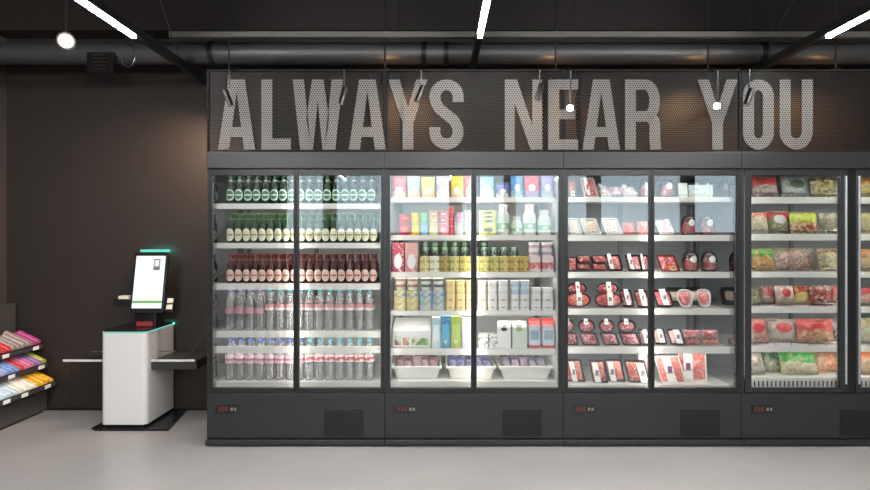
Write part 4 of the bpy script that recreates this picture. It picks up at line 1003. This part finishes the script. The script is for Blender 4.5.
# fifth shelf
for k, (a, b) in enumerate([(564, 578.5), (579.5, 599.5), (600.5, 619.5), (619.5, 641)]):
    item(2, 4, a, b, 333.5, mp('skew', T_b, m_marb, None, d=.035, fill=.84), 'black tray of marbled pink meat', 'meat tray', lean=14, tier='lower tier')
    item(2, 4, a, b - 3, 323, mp('oval', T_b, m_marb, lw_, (.3, .6, .5, .95), .035, 'meat_tray', .6, .8), 'black tray on top of another', 'meat tray', lean=30, z=wz(335, 4.29), tier='upper tier', Y=4.29)
for k, (a, b) in enumerate([(639.5, 651), (655, 668.5), (668.5, 685)]):
    item(2, 4, a, b, 331.5, mp('skew', T_b, m_pale, lw_, (.3, .78, .02, .9)), 'slanted black tray with white label', 'meat tray', lean=26, tier='lower tier', dy=-.005)
for k, (a, b) in enumerate([(686.5, 703.5), (704.5, 721)]):
    item(2, 4, a, b, 338.6, mp('rect', T_clear, m_coral if k else m_pink, None, d=.06, fill=.97, bulge=.3), 'thick slab of pink belly meat', 'meat block', lean=4, tier='lower tier')
    item(2, 4, a - 3, b - 3, 330, mp('rect', T_clear, m_pink, None, d=.06, fill=.97, bulge=.3), 'slab of pink meat stacked on another', 'meat block', lean=6, z=wz(338.4, YI) + .003, tier='upper tier')
# floor of the meat fridge
for k, (a, b, lb, ml) in enumerate([(564, 586, (.3, .6, .02, .86), m_oran), (590, 608, (.12, .55, .02, .86), m_oran), (606.5, 626.5, (.12, .5, .02, .86), m_coral), (625, 649, (.52, .92, .02, .86), m_oran)]):
    item(2, 5, a, b, 361, mp('skew', T_b, ml, lw_, lb, .03), 'slanted black meat tray with printed white label', 'meat tray', lean=14)
item(2, 5, 643, 656, 357, mp('skew', T_w, m_pale, None, d=.02, fill=.5), 'white wrapped meat pack by the door joint', 'meat pack', lean=14, dy=.03)
item(2, 5, 656.5, 686, 357, mp('skew', T_w, m_coral, lw_, (.22, .62, .03, .95), .03, 'meat_pack', .5, .9, st_v), 'slanted pack of streaky coral meat with violet-marked label', 'meat pack', lean=14)
item(2, 5, 683, 711, 353.4, mp('rect', T_w, m_coral, lw_, (.04, .48, .06, .95), .045, 'meat_pack', .5, .92, st_v), 'large upright pack of streaky meat, white label', 'meat pack', lean=6, dy=.03)

# ---------------------------------------------------------------- freezer
def fb(w, h, m, d=.062): return bag(w, h, d, m, crush=.9)
FZ = [
 (0, [(752.5, 778.5, 177.5, ('fa1', (222, 70, 76), (226, 206, 200), (150, 110, 90), None, .52), 'red and white frozen bag'), (782, 811, 177, ('fa2', (226, 232, 226), (236, 238, 230), (150, 160, 140), (120, 140, 110), .2), 'white frozen bag with grey-green emblem'),
      (810.5, 842, 177.5, ('fa3', (60, 64, 30), (100, 104, 40), (200, 180, 90), None, .78), 'dark olive frozen bag')]),
 (1, [(750, 768.5, 213, ('fb1', (226, 120, 100), (240, 232, 214), (220, 200, 160), None, .74), 'cream frozen bag with red top'), (768, 790.5, 211.5, ('fb2', (214, 70, 84), (176, 150, 130), (100, 150, 80), (226, 226, 226), .6), 'pink topped frozen bag'),
      (790.5, 818.5, 213, ('fb3', (196, 214, 70), (200, 60, 40), (220, 220, 150), None, .48), 'lime green frozen vegetable bag'), (820, 843, 213.5, ('fb4', (196, 200, 180), (150, 160, 120), (120, 90, 90), None, .7), 'grey green frozen bag')]),
 (2, [(752, 775.5, 249.5, ('fc1', (110, 180, 80), (226, 160, 80), (220, 190, 130), None, .6), 'green and orange frozen bag'), (773.5, 817.5, 249, ('fc2', (168, 162, 140), (176, 140, 134), (140, 110, 96), None, .82), 'wide brownish frozen bag'),
      (818, 843, 249.5, ('fc3', (130, 100, 70), (196, 186, 140), (120, 124, 70), None, .72), 'brown and cream frozen bag')]),
 (3, [(749, 760.5, 289, ('fd1', (150, 140, 130), (170, 180, 130), (120, 130, 90), None, .7), 'greenish frozen bag at the freezer edge'), (760.5, 776, 286.5, ('fd2', (190, 150, 140), (190, 160, 160), (150, 110, 110), (210, 90, 90), .5), 'dusky pink frozen bag'),
      (775.5, 795.5, 286.5, ('fd3', (226, 214, 204), (214, 190, 180), (190, 150, 140), (216, 60, 80), .4), 'white frozen bag with red emblem'), (794, 812, 286.5, ('fd4', (190, 50, 50), (240, 214, 130), (226, 190, 110), None, .58), 'red and yellow frozen bag'),
      (810.5, 832.5, 286.5, ('fd5', (170, 150, 140), (160, 40, 44), (130, 50, 40), None, .8), 'clear frozen bag of dark red fruit'), (831.5, 846, 286.5, ('fd6', (226, 130, 120), (230, 180, 160), (210, 80, 70), None, .5), 'pink frozen bag by the door frame')]),
 (4, [(747, 768.5, 320, ('fe1', (206, 110, 100), (226, 130, 120), (226, 206, 190), (226, 70, 80), .5), 'rosy frozen bag'), (769.5, 797.5, 320, ('fe2', (226, 206, 190), (220, 210, 196), (180, 170, 150), (220, 76, 76), .55), 'cream frozen bag with red emblem'),
      (797.5, 834, 320, ('fe3', (206, 60, 56), (226, 180, 130), (196, 70, 60), None, .52), 'large red and gold frozen bag'), (833, 846, 320.5, ('fe4', (200, 206, 210), (50, 50, 54), (200, 206, 210), None, .6), 'black and white frozen bag')]),
 (5, [(748, 766, 353.5, ('ff1', (190, 186, 170), (214, 210, 200), (170, 150, 120), None, .7), 'whitish frozen bag at the freezer edge'), (764, 787, 353.5, ('ff2', (60, 130, 70), (150, 160, 130), (190, 190, 160), None, .52), 'dull green frozen bag'),
      (782, 818, 353.5, ('ff3', (50, 160, 62), (228, 226, 196), (190, 170, 100), None, .5), 'bright green bag of frozen dumplings'), (815, 846, 352.5, ('ff4', (190, 130, 100), (226, 120, 50), (230, 190, 140), None, .62), 'orange frozen bag')])]
D2 = [((226, 150, 60), (240, 214, 80)), ((190, 190, 120), (226, 206, 160)), ((196, 130, 70), (226, 190, 140)), ((214, 60, 80), (226, 150, 150)), ((180, 170, 120), (226, 226, 206)), ((230, 120, 60), (226, 180, 130))]
for sh, rows in FZ:
    for k, (a, b, yt, (nm, top, c1, c2, eb, sp), lk) in enumerate(rows):
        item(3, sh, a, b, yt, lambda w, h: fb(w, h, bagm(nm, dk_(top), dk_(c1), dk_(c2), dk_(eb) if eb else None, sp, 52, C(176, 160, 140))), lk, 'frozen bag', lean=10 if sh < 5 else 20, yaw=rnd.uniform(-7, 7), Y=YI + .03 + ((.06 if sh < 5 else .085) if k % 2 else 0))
    for k in range(2):
        c1, c2 = D2[(sh + k * 3) % 6]
        a = 857 + k * 30
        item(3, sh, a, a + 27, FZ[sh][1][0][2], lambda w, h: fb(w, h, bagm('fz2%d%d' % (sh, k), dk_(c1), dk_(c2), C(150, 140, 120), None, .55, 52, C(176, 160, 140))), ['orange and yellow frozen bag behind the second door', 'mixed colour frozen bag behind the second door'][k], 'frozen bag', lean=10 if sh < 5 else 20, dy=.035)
finish_labels()

# ------------------------------------------------------------------ self-checkout kiosk
KX = wx(126, 4.46); KY = 4.7
M_kw = pr('kiosk_white', C(214, 212, 210), .32); M_kb = pr('kiosk_black', C(26, 26, 28), .25)
k = thing('checkout_kiosk', 'white self-checkout kiosk with slanted touch screen against the dark wall', 'self-checkout', (KX, KY, 0))
def KB(mb, name, mats, parent=None, **kw):
    mb.v = [(x - KX, y - KY, z) for x, y, z in mb.v]; return mb.build(name, mats, parent or k, **kw)
kx0, kx1 = wx(100.3, 4.45), wx(147.6, 4.47); ky0, ky1 = 4.45, 4.94
zk = wz(331, 4.45)
KB(MB().prism([(wx(91, 4.41) + .03, 4.41), (wx(168, 4.41), 4.41), (wx(169.5, 4.43), 4.43), (wx(187.5, 4.94), 4.94), (wx(93, 4.45), 4.94), (wx(90.5, 4.43), 4.44)], 0, .014), 'base_plate', M_kb)
KB(MB().prism(rrect(kx0, kx1, ky0, ky1, .04, 8), .035, zk - .017), 'body', M_kw, smooth=40)
KB(MB().prism(rrect(kx0 - .002, kx1 + .002, ky0 - .002, ky1, .05, 8), zk - .0165, zk - .006), 'light_band', M_teal, smooth=40)
KB(MB().prism(rrect(kx0, kx1, ky0, ky1, .05, 8), zk - .0055, zk + .004), 'top_plate', M_kb, smooth=40)
KB(MB().prism(rrect(kx0 + .02, kx1 - .02, ky0 + .02, ky1 - .01, .04, 8), .0145, .0345), 'plinth', M_kb)
# scanner with red glow, pole
px0, px1 = wx(137, 4.7), wx(160, 4.7)
sc = KB(MB().prism(rrect(px0, px1, 4.64, 4.8, .02), zk + .0045, wz(310, 4.7)), 'scanner', M_kb, smooth=40)
KB(MB().box(px0 + .03, px1 - .03, 4.632, 4.6395, zk + .01, zk + .045), 'scan_window', em('scan_red', (1, .06, .05, 1), .22), sc)
# screen: slab leaning back
def slab(cx, cy, z0, hgt, w, tk, lean, mb=None, off=0., m=0, inset=(0, 0, 0, 0), shear=0.):
    mb = mb or MB(); a = R(lean); up = Vector((0, math.sin(a), math.cos(a))); nf = Vector((0, -math.cos(a), math.sin(a))); ex = Vector((1, 0, 0))
    o = Vector((cx, cy, z0)) + nf * off
    l, r, b, t = inset
    P = [o + ex * (-w / 2 + l) + up * b, o + ex * (w / 2 - r) + up * b, o + ex * (w / 2 - r) + up * (hgt - t), o + ex * (-w / 2 + l) + up * (hgt - t)]
    mb.hexa(P, [p - nf * tk for p in P], m); return mb
SY = 4.6; scx = wx(146, SY) ; sz0 = wz(313, SY); sh_ = .475; sw_ = .262
KB(slab(scx, SY, sz0, sh_, sw_, .035, 11), 'screen_bezel', M_kb, bevel=.004)
M_scr = em('screen_white', (.93, .98, 1, 1), 1.05)
scr = KB(slab(scx, SY, sz0, sh_, sw_, .002, 11, off=.0022, inset=(.016, .016, .036, .026)), 'screen', M_scr)
KB(slab(scx, SY, sz0, sh_, sw_, .001, 11, off=.0034, inset=(.016, .016, .076, .38)), 'green_line', em('screen_green', (.22, .6, .1, 1), .8), scr)
ic = slab(scx, SY, sz0, sh_, sw_, .001, 11, off=.0034, inset=(.158, .054, .335, .05))
KB(ic, 'phone_icon', pr('icon_grey', C(110, 112, 118), .5), scr)
KB(slab(scx, SY, sz0, sh_, sw_, .001, 11, off=.0046, inset=(.166, .062, .365, .06)), 'phone_icon_screen', em('screen_white2', (.93, .98, 1, 1), .95), scr)
KB(MB().box(scx - .05, scx + .05, 4.66, 4.72, wz(312, 4.7), wz(285, 4.7)), 'screen_mount', M_kb)
KB(MB().tube([(scx, 4.86, zk + .004), (scx, 4.86, wz(252, 4.85))], .018, 12), 'pole', M_kb, smooth=40)
KB(MB().box(wx(141.5, 4.85), wx(168, 4.85), 4.83, 4.89, wz(252, 4.85), wz(249.6, 4.85)), 'signal_light', em('teal_bar', (.12, .8, .62, 1), 1.))
M_tb = em('teal_back', (.1, .9, .7, 1), 9.)
KB(MB().box(wx(143, 4.85), wx(167, 4.85), 4.8905, 4.896, wz(252, 4.85), wz(249.6, 4.85)), 'back_light', M_tb)
KB(MB().box(kx1 - .12, kx1 - .01, 4.9405, 4.946, zk - .0165, zk - .006), 'back_light', M_tb)
# side devices
cr = KB(MB().box(wx(114.5, 4.64), scx - sw_ / 2 - .002, 4.62, 4.74, wz(306, 4.64), wz(299, 4.64)), 'receipt_printer', M_kb, bevel=.006)
KB(MB().box(wx(119, 4.64), wx(129, 4.64), 4.63, 4.7, wz(299, 4.64) + .0005, wz(296, 4.64)), 'receipt_slot', pr('paper_cream', C(226, 216, 200), .5), cr)
cd = KB(slab(wx(169.4, 4.62), 4.6, wz(311, 4.62), .12, .07, .03, 20), 'card_reader', M_kb, bevel=.004)
for a, b in ((.016, .066), (.066, .016)):
    KB(slab(wx(169.8, 4.62), 4.6, wz(311, 4.62), .12, .07, .001, 20, off=.0015, inset=(.012, .012, a, b)), 'keypad', pr('paper_cream', C(226, 216, 200), .5), cd)
KB(MB().tube([(scx + sw_ / 2 - .01, 4.63, wz(304, 4.62)), (wx(169, 4.62), 4.62, wz(304, 4.62))], .008), 'reader_arm', M_kb)
# scale tray and bag shelf
st_ = KB(MB().box(wx(63.5, 4.62), kx0 - .0005, 4.62, 4.8, wz(361.3, 4.62), wz(360, 4.62)), 'scale_tray', pr('bag_shelf_dark', C(48, 47, 47), .4))
KB(MB().box(wx(63.5, 4.62), kx0 - .0005, 4.612, 4.6195, wz(361.5, 4.62), wz(359.4, 4.62)), 'tray_edge', pr('edge_white', C(214, 212, 208), .3), st_)
KB(MB().box(wx(90, 4.66), kx0 - .0005, 4.655, 4.67, wz(352, 4.66), wz(350.8, 4.66)), 'bar', M_silver)
bs = KB(MB().box(kx1 + .0005, wx(196.5, 4.52), 4.52, 4.86, wz(369.5, 4.52), wz(360.8, 4.52)), 'bag_shelf', pr('bag_shelf_dark', C(48, 47, 47), .4), bevel=.004)
KB(MB().box(kx1 + .004, wx(195, 4.52), 4.512, 4.518, wz(361.5, 4.52), wz(359.3, 4.52)), 'shelf_edge', pr('edge_white', C(214, 212, 208), .3), bs)
KB(MB().tube([(wx(188, 4.6), 4.6, wz(361, 4.6)), (wx(194, 4.6), 4.6, wz(348, 4.6)), (wx(202, 4.6), 4.6, wz(338, 4.6))], .003), 'bag_hook', pr('hook_grey', C(90, 90, 90), .4, .6))
KB(MB().tube([(wx(160, 4.7), 4.66, wz(351, 4.66)), (wx(176, 4.66), 4.66, wz(351, 4.66))], .005), 'bar', M_silver)

# ------------------------------------------------------------------ sweets rack by the left wall
RX, RY = -3.38, 4.3
rk = thing('sweets_rack', 'low dark sweets rack with three sloping shelves at the left wall', 'rack', (RX, RY, 0))
M_rk = pr('rack_dark', C(66, 64, 62), .4)
def RB(mb, name, mats, parent=None, **kw):
    mb.v = [(x - RX, y - RY, z) for x, y, z in mb.v]; return mb.build(name, mats, parent or rk, **kw)
ry0, ry1 = 3.55, 4.925
RB(MB().box(-3.53, -3.5, ry0, ry1, 0, .9), 'back_panel', M_rk)
RB(MB().box(-3.4995, -3.24, ry0, ry1, .02, .2), 'base_cabinet', M_rk, bevel=.003)
RB(MB().box(-3.49, -3.26, ry0 + .02, ry1 - .02, 0, .0195), 'plinth', M_black)
SL = math.tan(R(25))
RS = [(-3.17, .24), (-3.235, .392), (-3.28, .548)]
for i, (fx, z) in enumerate(RS):
    L0 = fx + 3.5; zb = z + L0 * SL
    so = RB(MB().prism([(fx, z - .014), (fx, z), (-3.4995, zb), (-3.4995, zb - .014)], ry0 + .005, ry1 - .002, 'y'), 'shelf', M_rk)
    so_e = RB(MB().box(fx + .0005, fx + .006, ry0 + .005, ry1 - .002, z - .022, z + .008), 'shelf_lip', M_rk, so)
    for q, yy in enumerate([(4.82, 4.55, 4.36), (4.84, 4.5, 4.3), (4.84, 4.5, 4.3)][i]):
        RB(MB().box(fx + .0065, fx + .009, yy - .035, yy + .035, z - .022, z + .007), 'price_tag', M_label, so)
SW_ = [
 (0, ['yellow'] * 4 + ['white'] * 4 + ['pale blue'] * 6), (1, ['lime'] + ['violet'] * 2 + ['pink'] * 2 + ['red'] + ['blue'] * 3 + ['lilac'] * 3), (2, ['magenta'] * 2 + ['grey'] * 4 + ['red'] * 5)]
CC = {'yellow': (240, 176, 40), 'white': (236, 228, 214), 'pale blue': (196, 214, 226), 'lime': (170, 180, 70), 'violet': (150, 110, 170), 'pink': (214, 110, 150), 'red': (200, 50, 50), 'blue': (120, 150, 210), 'lilac': (180, 170, 210), 'magenta': (176, 62, 128), 'grey': (150, 134, 128)}
cnt = {}
for i, seq in SW_:
    fx, z = RS[i]; y = 4.9
    for q, cn in enumerate(seq):
        wd = (.044 if i < 2 else .05) * rnd.uniform(.92, 1.05); hg = (.04 if i != 2 else .05) * rnd.uniform(.85, 1.1); ln = rnd.uniform(.17, .215)
        key = (i, cn); cnt[key] = cnt.get(key, 0) + 1
        t = thing('sweets_packet', '', '', (fx - .006, y - wd / 2, z + .007), (0, R(25), R(rnd.uniform(-2, 2))))
        m = printm('sweet_' + cn.replace(' ', '_'), C(*CC[cn]), C(*[min(255, int(x * .75 + 70)) for x in CC[cn]]), (.55, .9))
        pr_ = rrect(-wd / 2 + .001, wd / 2 - .001, .001, hg, hg * .35, 4)
        MB().prism(pr_, -ln, -.004, 'x').build('wrapper', m, t, smooth=40)
        MB().box(-.0038, .006, -wd * .4, wd * .4, hg * .35, hg * .65).build('end_seal', m, t)
        tag(t, f"{cn} sweets packet, {ORD[cnt[key] - 1]} of its colour from the wall, {['lowest', 'middle', 'top'][i]} rack shelf", 'sweets packet', f"{cn} sweets packets on the {['lowest', 'middle', 'top'][i]} rack shelf")
        y -= wd + .008

# ------------------------------------------------------------------ camera and view
cam = bpy.data.cameras.new('Camera'); co = bpy.data.objects.new('Camera', cam); COL.objects.link(co)
cam.sensor_width = 36.; cam.lens = F / 870 * 36; cam.clip_start = .01
cam.shift_x = -(VX - 435) / 870; cam.shift_y = (VY - 245) / 870
co.location = (0, 0, H); co.rotation_euler = (R(90), 0, 0); SC.camera = co
SC.view_settings.view_transform = 'Standard'; SC.view_settings.look = 'None'; SC.view_settings.gamma = 1; SC.view_settings.exposure = 0.0
SC.view_settings.use_curve_mapping = False
SC.cycles.transparent_max_bounces = 32; SC.cycles.max_bounces = 8; SC.cycles.diffuse_bounces = 4; SC.cycles.glossy_bounces = 4
SC.cycles.use_denoising = True; SC.cycles.sample_clamp_indirect = 6
